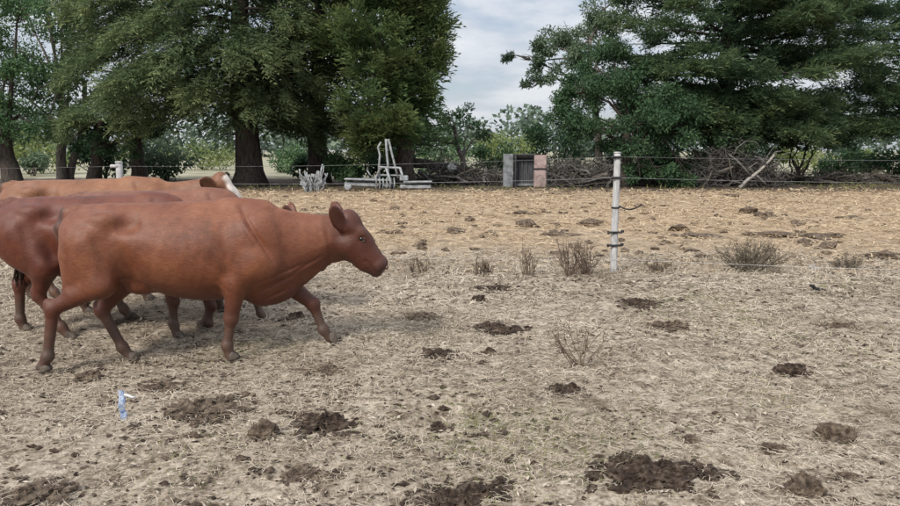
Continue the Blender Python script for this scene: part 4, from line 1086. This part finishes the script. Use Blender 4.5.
    for pa, pb in hooves:
        d = pb - pa; pitch = math.atan2(-d[2], d[0]) if abs(d[0]) > 1e-4 else PI / 2
        lift = pb[2] > 0.075
        ang = 0.0
        if lift: ang = R(38) if d[0] > 0 else R(62)
        def hoof(g):
            for yy in (-1, 1):
                w = v3.copy()
                w = w * np.array([0.056, 0.024, 0.048]); w[:, 0] *= 1 - 0.25 * np.clip(w[:, 2] / 0.05, -0.2, 1); w[:, 0] -= 0.3 * np.clip(w[:, 2], 0, 1)
                w[:, 2] = np.maximum(w[:, 2], -0.026); w[:, 1] += 0.020 * yy
                ca, sa = math.cos(ang), math.sin(ang)
                w = w @ np.array([[ca, 0, -sa], [0, 1, 0], [sa, 0, ca]])
                g.add(w + pb + np.array([0.022, 0, 0.0]), f3)
        part("hoof", hoof, M_hoof)
    e = np.array(tail[-1]); d = e - np.array(tail[-2])
    def sw(g):
        for k in range(26):
            a = rng.uniform(0, 2 * PI); q = np.array([math.cos(a), math.sin(a), 0]) * 0.022
            p1 = e + q * 1.6 + np.array([rng.normal(0, 0.015), rng.normal(0, 0.015), -rng.uniform(0.16, 0.26)])
            g.tube(wob(e + q * 0.5 + np.array([0, 0, 0.03]), p1, 5, 0.006, rng), np.linspace(0.010, 0.003, 5), 5)
    part("tail_switch", sw, M_tail)
    return o

def smooth_i(x, xs, ys):
    xs = np.asarray(xs); ys = np.asarray(ys)
    m = np.gradient(ys, xs)
    i = np.clip(np.searchsorted(xs, x) - 1, 0, len(xs) - 2)
    h = xs[i + 1] - xs[i]; t = (x - xs[i]) / h
    return ((1 + 2 * t) * (1 - t) ** 2) * ys[i] + t * (1 - t) ** 2 * h * m[i] + t * t * (3 - 2 * t) * ys[i + 1] + t * t * (t - 1) * h * m[i + 1]

def build_cows():
    rng = np.random.default_rng(3)
    red = cow_mat("red_hide", (0.108, 0.032, 0.014), (0.182, 0.060, 0.027), (0.245, 0.094, 0.044))
    dkred = cow_mat("dark_red_hide", (0.066, 0.017, 0.009), (0.115, 0.030, 0.015), (0.16, 0.047, 0.023))
    orange = cow_mat("light_red_hide", (0.125, 0.048, 0.021), (0.20, 0.082, 0.036), (0.27, 0.122, 0.058))
    midred = cow_mat("mid_red_hide", (0.10, 0.036, 0.02), (0.165, 0.062, 0.034), (0.22, 0.09, 0.05))
    def place(px0, Y, yaw, scale):          # rump at column px0, body middle at distance Y
        x = (px0 - CX) * Y / FPX
        return (x, Y - math.sin(yaw) * 0.85 * scale, 0.0)
    # nearest cow: near legs are on its right (y < 0)
    ya = R(8); yb = R(5)
    LA = [('h', -1, ((0.19, 1.00), (0.29, 0.68), (-0.090, 0.485), (-0.155, 0.095), (-0.210, 0.000))),
          ('h', 1, ((0.22, 1.00), (0.39, 0.66), (0.170, 0.395), (0.320, 0.060), (0.378, -0.028))),
          ('f', -1, ((1.50, 0.83), (1.345, 0.665), (1.290, 0.36), (1.245, 0.125), (1.268, 0.032))),
          ('f', 1, ((1.58, 0.83), (1.68, 0.62), (1.945, 0.395), (2.030, 0.16), (2.085, 0.080)))]
    make_cow("nearest red brown cow, walking right in full view with one front leg stretched out", red, (-3.04, 5.72, 0.0), ya, LA, rng, 0.975, 0, 0, 0.0135, deep=0.95)
    LB = [('h', -1, ((0.20, 1.00), (0.44, 0.70), (0.34, 0.42), (0.52, 0.115), (0.58, 0.030))),
          ('h', 1, ((0.17, 1.00), (0.30, 0.70), (0.02, 0.46), (0.00, 0.125), (0.03, 0.032))),
          ('f', -1, ((1.54, 0.83), (1.52, 0.66), (1.535, 0.36), (1.53, 0.125), (1.555, 0.032))),
          ('f', 1, ((1.57, 0.83), (1.62, 0.66), (1.80, 0.37), (1.775, 0.17), (1.70, 0.095)))]
    make_cow("dark red cow half hidden behind the nearest one, its rump at the left edge", dkred, place(6, 6.6, yb, 0.975), yb, LB, rng, 0.975, 0.33, 0, 0.016, belly=0.02, deep=0.4)
    LD = [('h', -1, ((0.20, 1.00), (0.46, 0.70), (0.33, 0.41), (0.50, 0.115), (0.56, 0.030))),
          ('h', 1, ((0.17, 1.00), (0.30, 0.70), (0.0, 0.46), (-0.03, 0.125), (0.0, 0.032))),
          ('f', -1, ((1.57, 0.83), (1.62, 0.66), (1.78, 0.38), (1.88, 0.13), (1.925, 0.032))),
          ('f', 1, ((1.52, 0.83), (1.44, 0.66), (1.42, 0.36), (1.38, 0.125), (1.40, 0.032)))]
    make_cow("red cow walled in between the others, only its back line and an ear tip showing", midred, place(76, 7.35, yb, 0.98), yb, LD, rng, 0.98, 0.20, 0, 0.018, ear=(2.175, 0.215, 1.34), deep=0.4)
    LC = [('h', -1, ((0.20, 1.00), (0.46, 0.70), (0.34, 0.42), (0.50, 0.115), (0.56, 0.030))),
          ('h', 1, ((0.17, 1.00), (0.30, 0.70), (0.05, 0.46), (0.07, 0.125), (0.10, 0.032))),
          ('f', -1, ((1.52, 0.83), (1.46, 0.66), (1.45, 0.36), (1.44, 0.125), (1.465, 0.032))),
          ('f', 1, ((1.57, 0.83), (1.58, 0.66), (1.68, 0.37), (1.70, 0.13), (1.73, 0.032)))]
    make_cow("pale orange red cow farthest back, with a white blaze down its face", orange, place(10, 8.2, yb, 1.04), yb, LC, rng, 1.04, -0.155, 0, 0.018, blaze=1.0, ear=(2.13, 0.27, 1.18), deep=0.3)

# ------------------------------------------------------------------ fence
M_white_post = mat_noise("weathered_white_paint", (0.26, 0.26, 0.265), (0.44, 0.435, 0.435), 7, 0.75, 0.3, 30, vec_scale=(4, 4, 0.8), c3=(0.56, 0.555, 0.55))
M_black = mat_noise("black_rubber", (0.012, 0.012, 0.013), (0.035, 0.034, 0.034), 20, 0.6, 0.1)
M_wire = mat_noise("fence_wire", (0.12, 0.12, 0.125), (0.30, 0.30, 0.30), 12, 0.5, 0.0); bsdf(M_wire).inputs["Metallic"].default_value = 0.5
M_wire_p = mat_noise("pale_tape", (0.5, 0.5, 0.5), (0.65, 0.65, 0.64), 12, 0.6, 0.0)

def post(label, X, Y, h, r, rng, marks, lean=0.0):
    o = thing("fence_post", label, "fence post", (X, Y, 0), "white fence posts of the wire fence")
    g = Geo(); n = 11; z = np.linspace(-0.1, h, n); a = 16
    pts = np.c_[lean * z + rng.normal(0, 0.002, n), rng.normal(0, 0.002, n), z]
    rad = r * (1.05 - 0.1 * z / h); g.tube(pts, rad, a)
    link("post", g.mesh("post"), M_white_post, o)
    for (zz, kind) in marks:
        g = Geo(); aa = np.linspace(0, 2 * PI, 20)
        g.tube(np.c_[np.cos(aa) * (r + 0.004), np.sin(aa) * (r + 0.004), np.full(20, zz) + lean], 0.012, 6)
        w = 0.075 if kind == 'c' else 0.11
        if kind != 's':
            g.box((0, -r - 0.012, zz), (w * 1.7, 0.022, 0.028), bevel=0.006)
            g.box((-w * 0.85, -r * 0.4, zz - 0.004), (0.03, 0.035, 0.045), bevel=0.008)
            if kind == 'd': g.box((w * 0.9, -r * 0.4, zz + 0.01), (0.05, 0.03, 0.035), bevel=0.008)
        link("insulator", g.mesh("insulator"), M_black, o)
    return o

def build_fence():
    rng = np.random.default_rng(8)
    X, Y = gp(613.5, 273)
    # marks measured as heights on the post
    def zh(py): return float(at(613, py, Y)[2])
    h = zh(152.5)
    o = post("white wire fence post standing alone right of centre, with black insulators", X, Y, h, 0.047, rng, [(zh(157), 'c'), (zh(177.5), 'c'), (zh(207.5), 's'), (zh(232), 'd'), (zh(245), 'd')])
    g = Geo(); g.tube(np.c_[np.linspace(-0.05, 0.05, 4) * 0, np.zeros(4), [h - 0.005, h + 0.004, h + 0.008, h + 0.01]], [0.05, 0.05, 0.04, 0.02], 16); link("post_cap", g.mesh("post_cap"), M_white_post, o)
    g = Geo(); t = np.linspace(0, 1, 12)
    g.tube(np.c_[0.045 + 0.30 * t, -0.03 + 0 * t, zh(206) - X * 0 - 0.055 * np.sin(PI * t) + 0.02 * t], 0.011, 6)
    link("loose_wire", g.mesh("loose_wire"), M_black, o)
    Y2 = 11.3; x2 = at(119, 160, Y2)[0]; h2 = float(at(119, 161.5, Y2)[2])
    o2 = post("white wire fence post seen behind the cattle at left", x2, Y2, h2, 0.052, rng, [(h2 - 0.30, 's'), (h2 - 0.66, 's')])
    g = Geo(); g.box((-0.06, -0.03, h2 - 0.07), (0.13, 0.06, 0.05), bevel=0.012); g.box((0.0, -0.02, h2 - 0.01), (0.085, 0.085, 0.03), bevel=0.01)
    link("insulator", g.mesh("insulator"), M_white_post, o2)
    # wires: pass the two posts and go on past the frame
    dirx, diry = X - x2, Y - Y2
    def wire(label, z1, z2, rad, mat, back=True):
        g = Geo(); p2 = np.array([x2, Y2 - 0.06, z2]); p1 = np.array([X, Y - 0.06, z1])
        pL = p2 - (p1 - p2) * 0.9; pR = p1 + (p1 - p2) * 1.1; pR[2] = z1 + 0.01; pL[2] = z2
        pts = []
        for a, b in ((pL, p2), (p2, p1), (p1, pR)):
            t = np.linspace(0, 1, 14)[:-1, None]; q = a + (b - a) * t; q[:, 2] -= (0.05 * 4 * t * (1 - t))[:, 0]; pts.append(q)
        pts.append(pR[None]); g.tube(np.concatenate(pts), rad, 5)
        tag(link("fence_wire", g.mesh("fence_wire"), mat), label, "wire", "wires of the fence")
    wire("top wire of the fence, at the head of the posts", zh(156.5), h2 - 0.07, 0.0018, M_wire)
    wire("second wire of the fence, against the dark trees", zh(177.5), h2 - 0.32, 0.0028, M_wire)
    wire("third wire of the fence, over the golden straw", zh(232), h2 - 0.80, 0.0016, M_wire)
    wire("pale lowest wire of the fence, just above the weeds' feet", zh(258.5), 0.16, 0.002, M_wire_p)

# ------------------------------------------------------------------ weeds
M_stem = mat_noise("dry_stem", (0.13, 0.095, 0.07), (0.27, 0.21, 0.155), 15, 0.9, 0.2)
M_stem2 = mat_noise("brown_stem", (0.10, 0.074, 0.056), (0.23, 0.17, 0.13), 15, 0.9, 0.2)
M_stem3 = mat_noise("grey_stem", (0.10, 0.085, 0.065), (0.23, 0.20, 0.155), 15, 0.9, 0.2)
L_weed = mat_leaf("dry_weed_leaf", [(0.1, (0.07, 0.055, 0.04)), (0.5, (0.15, 0.12, 0.085)), (0.9, (0.27, 0.22, 0.16))], 0.15, clump=3)

def weed(label, px, py, wpx, hpx, mat, rng, n, fork=3, spread=0.9, name="dry_weed", leaves=0, cat="weed", group="dry weeds along the fence", thick=0.006, upright=1.0, lean=0):
    X, Y = gp(px, py); w = wpx * math.hypot(Y, CAMZ) / FPX; h = hpx * math.hypot(Y, CAMZ) / FPX
    o = thing(name, label, cat, (X, Y, float(gheight(X, Y)[0])), group)
    g, gl = Geo(), Geo()
    for k in range(n):
        b = np.array([rng.uniform(-0.5, 0.5) * w * (1 - spread * 0.7), rng.normal(0, 0.08) * w, -0.02])
        f = rng.uniform(-1, 1); hh = h * rng.uniform(0.55, 1.0) * (1 - 0.35 * f * f)
        e = np.array([b[0] + f * w * 0.5 * spread + lean * w, b[1] + rng.normal(0, 0.2) * w * spread, hh * upright])
        p = wob(b, e, 7, 0.012 * h, rng); r = thick * rng.uniform(0.7, 1.2)
        g.tube(p, np.linspace(r, r * 0.35, 7), 5)
        for j in range(fork):
            i = rng.integers(2, 6); q = p[i]; d = unit((e - b) + rng.normal(0, 0.55, 3) * h)
            ee = q + d * h * rng.uniform(0.15, 0.42)
            s = wob(q, ee, 4, 0.01 * h, rng); g.tube(s, np.linspace(r * 0.6, r * 0.2, 4), 4)
            if leaves:
                m = leaves; t = rng.uniform(0, 1, m)[:, None]
                kites(gl, q + (ee - q) * t, rng.normal(size=(m, 3)) + d * 1.2, 0.035 * rng.uniform(0.6, 1.5, m), 0.008, rng)
    link("stems", g.mesh("stems"), mat, o)
    if leaves: link("dead_leaves", gl.mesh("dead_leaves", False), L_weed, o)
    return o

def build_weeds():
    rng = np.random.default_rng(41)
    weed("tall brown dry weed clump just left of the fence post", 579, 276, 54, 42, M_stem2, rng, 34, 3, 0.75, leaves=5, thick=0.009)
    weed("bushy grey dome shaped weed right of the post", 750, 273, 66, 34, M_stem3, rng, 74, 4, 0.95, leaves=7, thick=0.0068)
    weed("short brown weed stump in line left of the post", 484, 275, 24, 20, M_stem2, rng, 20, 2, 0.35, leaves=6, thick=0.012)
    weed("small brown weed beside the cow's muzzle", 418, 273, 20, 20, M_stem2, rng, 12, 2, 0.5, leaves=5, thick=0.010)
    weed("pale thin weed between the stump weed and the tall clump", 529, 276, 22, 34, M_stem, rng, 14, 2, 0.6, leaves=6, thick=0.008)
    weed("low dark weed at the far right of the fence line", 850, 268, 34, 14, M_stem3, rng, 22, 3, 0.9, leaves=8, thick=0.007)
    weed("low grey weed in front of the post at right", 655, 272, 40, 14, M_stem, rng, 24, 3, 0.9, leaves=8, thick=0.006)
    weed("dry branching thistle stalk in the middle of the paddock", 582, 364, 64, 58, M_stem, rng, 11, 4, 0.95, name="thistle_stalk", group=None, thick=0.0055, leaves=3)
    # black curved stick on the ground
    X, Y = gp(821, 293); g = Geo(); t = np.linspace(0, 1, 8)
    g.tube(np.c_[-0.13 + 0.24 * t, 0.03 * np.sin(3 * t), 0.05 - 0.05 * t + 0.03 * (t < 0.2)], np.linspace(0.02, 0.03, 8), 7)
    tag(link("stick", g.mesh("stick"), M_black, loc=(X, Y, 0.01)), "short black curved stick lying on the right hand ground", "stick")
    # twisted blue and white strip
    X, Y = gp(123, 419); m = bpy.data.materials.new("blue_white_plastic"); tt, N, L = nt(m)
    co = N.new("ShaderNodeTexCoord").outputs["Object"]; n = noise(N, L, 32, 4, 0.7, co)
    r = ramp(N, [(0.38, (0.07, 0.11, 0.22)), (0.47, (0.20, 0.28, 0.46)), (0.58, (0.44, 0.49, 0.56)), (0.7, (0.62, 0.65, 0.68))]); L.new(n.outputs[0], r.inputs[0]); L.new(r.outputs[0], bsdf(m).inputs["Base Color"]); bsdf(m).inputs["Roughness"].default_value = 0.4
    g = Geo(); k = 14; z = np.linspace(-0.02, 0.185, k)
    wv = 0.019 + 0.002 * np.sin(z * 70); a = 0.2 * np.sin(z * 22); dxy = np.c_[np.cos(a), np.sin(a)]
    cxy = np.c_[0.004 * np.sin(z * 60), 0.006 * np.sin(z * 45)]
    nrm2 = np.c_[-dxy[:, 1], dxy[:, 0]] * 0.0035
    for i in range(1):
        A = np.c_[cxy - dxy * wv[:, None] - nrm2, z]; B = np.c_[cxy + dxy * wv[:, None] - nrm2, z]; C2 = np.c_[cxy + dxy * wv[:, None] + nrm2, z]; D = np.c_[cxy - dxy * wv[:, None] + nrm2, z]
        V = np.stack([A, B, C2, D], 1).reshape(-1, 3); idx = np.arange(k * 4).reshape(k, 4); nx = np.roll(idx, -1, 1)
        g.add(V, np.stack([idx[:-1], nx[:-1], nx[1:], idx[1:]], -1).reshape(-1, 4)); g.add(V[-4:], [[0, 1, 2, 3]])
    o = link("plastic_strip", g.mesh("plastic_strip", False), m, loc=(X, Y, 0)); tag(o, "blue and white mottled plastic strip standing in the dry grass", "strip")
    g = Geo(); g.tube([(0.015, 0, 0.162), (0.04, 0.01, 0.15), (0.07, 0.0, 0.142), (0.09, 0.01, 0.146)], [0.008, 0.010, 0.008, 0.004], 6); link("loose_end", g.mesh("loose_end"), M_wire_p, o)

# ------------------------------------------------------------------ yard things under the trees
M_white_metal = mat_noise("chalky_white_paint", (0.15, 0.165, 0.17), (0.31, 0.33, 0.34), 7, 0.7, 0.3, c3=(0.43, 0.45, 0.46))
M_pink = mat_noise("faded_pink_paint", (0.22, 0.155, 0.14), (0.36, 0.27, 0.25), 5, 0.8, 0.3, c3=(0.43, 0.33, 0.305))
M_grey_blue = mat_noise("grey_blue_sheet", (0.085, 0.088, 0.092), (0.18, 0.19, 0.20), 5, 0.7, 0.3, c3=(0.25, 0.262, 0.275))
M_slat = mat_noise("dark_slats", (0.045, 0.045, 0.05), (0.10, 0.10, 0.105), 4, 0.8, 0.3, vec_scale=(4, 4, 0.5))

L_brush = mat_leaf("brush_leaf", [(0.1, (0.025, 0.026, 0.022)), (0.5, (0.055, 0.055, 0.042)), (0.9, (0.12, 0.11, 0.08))], 0.15, clump=1.5)

t_, N_, L_ = nt(M_white_metal)
co_ = N_.new("ShaderNodeTexCoord").outputs["Object"]; rn_ = noise(N_, L_, 3.5, 6, 0.7, co_); rr_ = ramp(N_, [(0.54, (0, 0, 0)), (0.66, (1, 1, 1))]); L_.new(rn_.outputs[0], rr_.inputs[0])
old_ = bsdf(M_white_metal).inputs["Base Color"].links[0].from_socket
L_.new(mix(N_, L_, rr_.outputs[0], old_, (0.13, 0.085, 0.06)), bsdf(M_white_metal).inputs["Base Color"])

def build_yard():
    rng = np.random.default_rng(19)
    # --- white farm implement
    Y = 31.0; s = Y / FPX
    base = at(388, 190, Y); base[2] = 0
    o = thing("farm_implement", "white painted old farm implement with upright pipes under the trees", "farm implement", tuple(base))
    def pt(px, py, dy=0.0):
        p = at(px, py, Y + dy) - base; p[1] = dy; return p
    z0 = pt(388, 190.5)[2]
    def up(p): return p - np.array([0, 0, min(0, 0)])
    def beam(name, a, b, hgt, dep):
        g = Geo(); c = (np.array(a) + np.array(b)) / 2; d = np.array(b) - np.array(a); L = np.linalg.norm(d); an = math.atan2(d[2], d[0])
        g.box(c, (L, dep, hgt), rot=[[math.cos(an), 0, -math.sin(an)], [0, 1, 0], [math.sin(an), 0, math.cos(an)]], bevel=0.03)
        return link(name, g.mesh(name, False), M_white_metal, o)
    beam("beam", pt(345, 183.5), pt(392, 185.5), 0.16, 0.45)
    beam("beam", pt(345, 178.8), pt(392, 180.4), 0.07, 0.75)
    beam("beam", pt(400, 186.5), pt(431, 186.5), 0.16, 0.45)
    beam("beam", pt(404, 181.8), pt(432, 181.5), 0.06, 0.7)
    def pipe(name, pts, r, m=M_white_metal):
        g = Geo(); g.tube(pts, r, 8); return link(name, g.mesh(name), m, o)
    pipe("upright_pipe", [pt(379, 181), pt(379, 165), pt(380, 155), pt(378, 147), pt(381, 142)], 0.045)
    pipe("upright_pipe", [pt(388, 183), pt(388, 165), pt(386.5, 150), pt(386, 139)], 0.052)
    pipe("upright_pipe", [pt(398, 178), pt(394, 162), pt(391, 150), pt(388.5, 139)], 0.046)
    beam("crossbar", pt(378, 167), pt(401, 168), 0.09, 0.12)
    beam("crossbar", pt(378, 175), pt(402, 175.5), 0.07, 0.10)
    pipe("brace", [pt(380, 168, -0.1), pt(374, 182, -0.2)], 0.045); pipe("brace", [pt(400, 168, -0.1), pt(405, 183, -0.2)], 0.05)
    pipe("brace", [pt(386, 168, -0.15), pt(393, 188, -0.3)], 0.05); pipe("brace", [pt(371, 176, .1), pt(367, 170, .1)], 0.03)
    for px in (376, 379.5, 383, 386.5, 390, 394):
        pipe("tine", [pt(px, 178, -0.4), pt(px + 0.5, 184, -0.5), pt(px - 0.3, 190, -0.45)], 0.026)
    for px, rr in ((348, 0.15), (381, 0.14), (392, 0.14)):
        c = pt(px, 186.5 if px == 348 else 188, -0.3); c[2] = max(c[2], rr + 0.0 - base[2])
        g = Geo(); g.tube([c + np.array([0, -0.07, 0]), c + np.array([0, -0.06, 0]), c + np.array([0, 0.06, 0]), c + np.array([0, 0.07, 0])], [rr * 0.8, rr, rr, rr * 0.8], 18)
        link("wheel", g.mesh("wheel"), M_white_metal if px == 348 else M_black, o)
    g = Geo(); g.box(pt(404, 178), (0.35, 0.3, 0.22), bevel=0.03); link("seat_box", g.mesh("seat_box", False), M_white_metal, o)
    # --- tangle of white scrap
    base = at(313, 193, 30.0); base[2] = 0
    o = thing("scrap_tangle", "white tangle of bent scrap metal left of the white farm implement", "scrap pile", tuple(base))
    for k in range(26):
        f = rng.uniform(-1, 1); b = np.array([f * 0.3, rng.normal(0, 0.15), 0.0]); e = np.array([f * 0.52 + rng.normal(0, 0.08), rng.normal(0, 0.2), rng.uniform(0.5, 1.05) * (0.75 + 0.35 * abs(f))])
        g = Geo(); g.tube(wob(b, e, 6, 0.05, rng), 0.03 * rng.uniform(0.7, 1.3), 6); link("bent_strip", g.mesh("bent_strip"), M_white_metal, o)
    for k in range(9):
        g = Geo(); c = np.array([rng.uniform(-0.42, 0.42), rng.normal(0, 0.12), rng.uniform(0.2, 0.8)]); an = rng.uniform(-1, 1)
        g.box(c, (rng.uniform(0.12, 0.3), 0.03, rng.uniform(0.1, 0.2)), rot=[[math.cos(an), 0, -math.sin(an)], [0, 1, 0], [math.sin(an), 0, math.cos(an)]], bevel=0.008); link("sheet_piece", g.mesh("sheet_piece", False), M_white_metal, o)
    # --- old cupboard / crate with slatted dark front
    Y = 33.6; base = at(525, 188, Y); base[2] = 0
    o = thing("old_cupboard", "old grey cupboard with dark slatted front and pink door panel", "cupboard", tuple(base), rotz=R(-4))
    def pt(px, py, dy=0.0):
        p = at(px, py, Y + dy) - base; p[1] = dy; return p
    def panel(name, px0, py0, px1, py1, dy, dep, m, bevel=0.015):
        a = pt(px0, py0, dy); b = pt(px1, py1, dy); g = Geo()
        b[2] = max(b[2], 0.0)
        g.box(((a[0] + b[0]) / 2, dy, (a[2] + b[2]) / 2), (abs(b[0] - a[0]), dep, abs(a[2] - b[2])), bevel=bevel); return link(name, g.mesh(name, False), m, o)
    panel("side_panel", 503.5, 154, 513, 187, -0.10, 0.5, M_grey_blue, 0.02)
    panel("side_panel", 513.2, 155, 515.4, 187, 0.35, 0.9, M_slat)
    panel("back_panel", 513, 156, 536, 185, 0.75, 0.05, M_slat)
    for k in range(8):
        x = 516 + k * 2.3
        panel("slat", x, 158.5, x + 1.7, 184.5, 0.28 + 0.02 * (k % 2), 0.04, M_slat, 0.008)
    panel("rail", 514.5, 155.2, 534.5, 157.6, 0.24, 0.08, M_grey_blue); panel("rail", 514.5, 183.5, 534.5, 186, 0.22, 0.08, M_grey_blue)
    g = Geo(); a = pt(513, 154.6, 0.3); b = pt(535, 154.6, 0.3); g.box(((a[0] + b[0]) / 2, 0.35, a[2]), (b[0] - a[0], 0.95, 0.05), bevel=0.01); link("top_panel", g.mesh("top_panel", False), M_slat, o)
    d = panel("door_panel", 534.5, 155, 546, 188, -0.12, 0.10, M_pink, 0.02)
    panel("strap", 533.8, 168, 546.6, 170, -0.17, 0.03, M_black)
    panel("hinge_edge", 546, 156, 547.2, 187.5, -0.08, 0.14, M_slat)
    # --- white bag on the log
    base = at(452, 168, 35.2); g = Geo(); lump(g, (0, 0, 0), (0.26, 0.2, 0.2), rng, ICO3, 0.3)
    tag(link("white_bag", g.mesh("white_bag", False), M_white_metal, loc=tuple(base)), "crumpled white bag lying on the dead wood", "bag")
    # --- fallen log
    g = Geo(); a = at(408, 161, 36.4); b = at(476, 172, 36.0); g.tube(wob(a, b, 8, 0.05, rng), np.linspace(0.26, 0.17, 8), 10)
    o = link("fallen_log", g.mesh("fallen_log"), M_bark); tag(o, "long dark fallen log lying under the leaning tree", "log")
    o["label"] = "long dark fallen log lying under the leaning tree"
    # --- white pole lying by the cupboard
    # --- dark bird-like stump beside the cedar
    base = at(227, 182, 33.0); base[2] = 0; g = Geo()
    g.tube([(0, 0, -0.05), (0.0, 0, 0.25), (-0.05, 0, 0.5), (0.03, 0, 0.62)], [0.24, 0.2, 0.19, 0.1], 10)
    lump(g, (0.02, 0, 0.6), (0.17, 0.15, 0.12), rng, ICO2, 0.3)
    tag(link("tree_stump", g.mesh("tree_stump", False), M_bark, loc=tuple(base)), "small black stump close left of the cedar trunk", "stump")
    # --- brush piles
    def brush(label, x0, x1, y0, y1, Y, n, ntw, dep, mat, rmax=0.05, arch=0.3):
        base = at((x0 + x1) / 2, y1, Y); base[2] = 0
        o = thing("brush_pile", label, "brush pile", tuple(base), "piles of dead branches under the trees")
        w = (x1 - x0) * Y / FPX; h = (y1 - y0) * Y / FPX; h0 = h
        def top(f): return h0 * (0.88 + 0.5 * float(fbm(np.array([[f * w * 0.9 + x0, 3.0]]), 0.8, 6, 3)[0])) * (1.1 - 0.7 * abs(2 * f) ** 3)
        for k in range(max(3, int(w * 1.3))):
            f = rng.uniform(-0.45, 0.45); L = rng.uniform(1.0, 2.4); an = rng.normal(0, 0.4); c = np.array([f * w, rng.uniform(-0.6, 0.1) * dep * 0.6, rng.uniform(0.1, 0.5) * top(f)])
            dv = np.array([math.cos(an), rng.normal(0, 0.35), math.sin(an) * 0.6]) * L / 2; a = c - dv; e = c + dv; a[2] = max(a[2], 0.06); e[2] = max(e[2], 0.06)
            g = Geo(); r = rng.uniform(0.07, 0.15); g.tube(wob(a, e, 6, 0.03, rng), np.linspace(r, r * 0.75, 6), 8); link("log", g.mesh("log"), M_bark if rng.uniform() < 0.6 else M_bark_grey, o)
        for k in range(n):
            f = rng.uniform(-0.5, 0.5); a = np.array([f * w, rng.uniform(-0.5, 0.5) * dep, rng.uniform(0, 0.25) * h])
            an = rng.normal(0, 0.55) if rng.uniform() < 0.5 else rng.uniform(0.3, 2.8); L = rng.uniform(0.8, 2.6)
            e = a + np.array([math.cos(an) * L, rng.normal(0, 0.5), abs(math.sin(an)) * L * 0.75])
            e[2] = min(e[2], top(f) * rng.uniform(0.6, 1.35)); e[0] = np.clip(e[0], -0.55 * w, 0.55 * w)
            g = Geo(); r = rng.uniform(0.018, rmax) * (1 if rng.uniform() < 0.86 else 2.2); g.tube(wob(a, e, 6, 0.06, rng, sag=-rng.uniform(0, arch)), np.linspace(r, r * 0.4, 6), 5)
            link("branch", g.mesh("branch"), mat if rng.uniform() < 0.5 else (M_bark_grey if rng.uniform() < 0.5 else M_bark), o)
        g = Geo()
        for k in range(ntw):
            f = rng.uniform(-0.5, 0.5); hh = top(f) * 1.1; a = np.array([f * w, rng.uniform(-0.5, 0.5) * dep, rng.uniform(0, 0.9) * hh])
            d = unit(rng.normal(size=3) * np.array([1, 0.7, 0.8])); e = a + d * rng.uniform(0.3, 1.0); e[2] = max(e[2], 0.01)
            g.tube(wob(a, e, 4, 0.04, rng), np.linspace(0.013, 0.005, 4), 3, cap=False)
        t = link("twigs", g.mesh("twigs"), mat, o); t["kind"] = "stuff"
        g = Geo(); m = int(420 * w * h)
        f = rng.uniform(-0.52, 0.52, m); hh = h * np.maximum(0.25, 1.0 - 1.5 * f * f)
        pp = np.c_[f * w, rng.uniform(-0.5, 0.5, m) * dep, rng.uniform(0, 0.8, m) * hh]
        kk = vnoise(pp, 2.2, 5) > 0.05; pp = pp[kk]
        kites(g, pp, rng.normal(size=(len(pp), 3)), rng.uniform(0.08, 0.2, len(pp)), rng.uniform(0.04, 0.09, len(pp)), rng)
        t = link("dead_leaves", g.mesh("dead_leaves", False), L_brush, o); t["kind"] = "stuff"
        return o
    brush("heap of dead branches between the white implement and the cupboard", 412, 502, 160, 183, 35.8, 90, 900, 1.6, M_deadwood)
    brush("heap of grey dead branches between the cupboard and the white post", 546, 612, 155, 189, 33.9, 95, 1000, 1.8, M_deadwood, arch=0.6)
    brush("heap of tangled twigs right of the white fence post", 612, 700, 158, 187, 35.6, 70, 1500, 2.0, M_deadwood, 0.04, 0.5)
    brush("heap of dead branches at the foot of the huge cypress", 688, 778, 150, 188, 34.0, 75, 1200, 2.0, M_deadwood, 0.045, 0.6)
    brush("low row of dead wood under the boughs at the right edge", 770, 900, 172, 184, 37.0, 50, 500, 1.2, M_bark_grey)
    # bleached forked branch leaning on the heap
    Yb = 32.6; base = at(748, 189, Yb); base[2] = 0
    o = thing("dead_branch", "bleached forked dead branch leaning at the foot of the huge cypress", "dead branch", tuple(base))
    def q(px, py): p = at(px, py, Yb) - base; p[1] = rng.normal(0, 0.06); return p
    for pts, r in (([(740, 188), (748, 180), (760, 171), (768, 163), (773, 155)], 0.085), ([(752, 177), (744, 168), (736, 160), (729, 154)], 0.06), ([(756, 174), (764, 182), (769, 187)], 0.045), ([(748, 169), (757, 162)], 0.035), ([(766, 165), (760, 158), (755, 156)], 0.035), ([(768, 163), (776, 152), (782, 151)], 0.05), ([(733, 158), (736, 148), (746, 141), (756, 142), (762, 150)], 0.025), ([(744, 184), (733, 181), (728, 187)], 0.03)):
        P = np.array([q(*p) for p in pts]); g = Geo(); g.tube(P, np.linspace(r, r * 0.55, len(P)), 7); link("limb", g.mesh("limb"), M_bleached if r > 0.06 else M_deadwood, o)

build_cows()
build_dung()
build_trees()
build_bushes()
build_litter()
build_fence()
build_weeds()
build_yard()
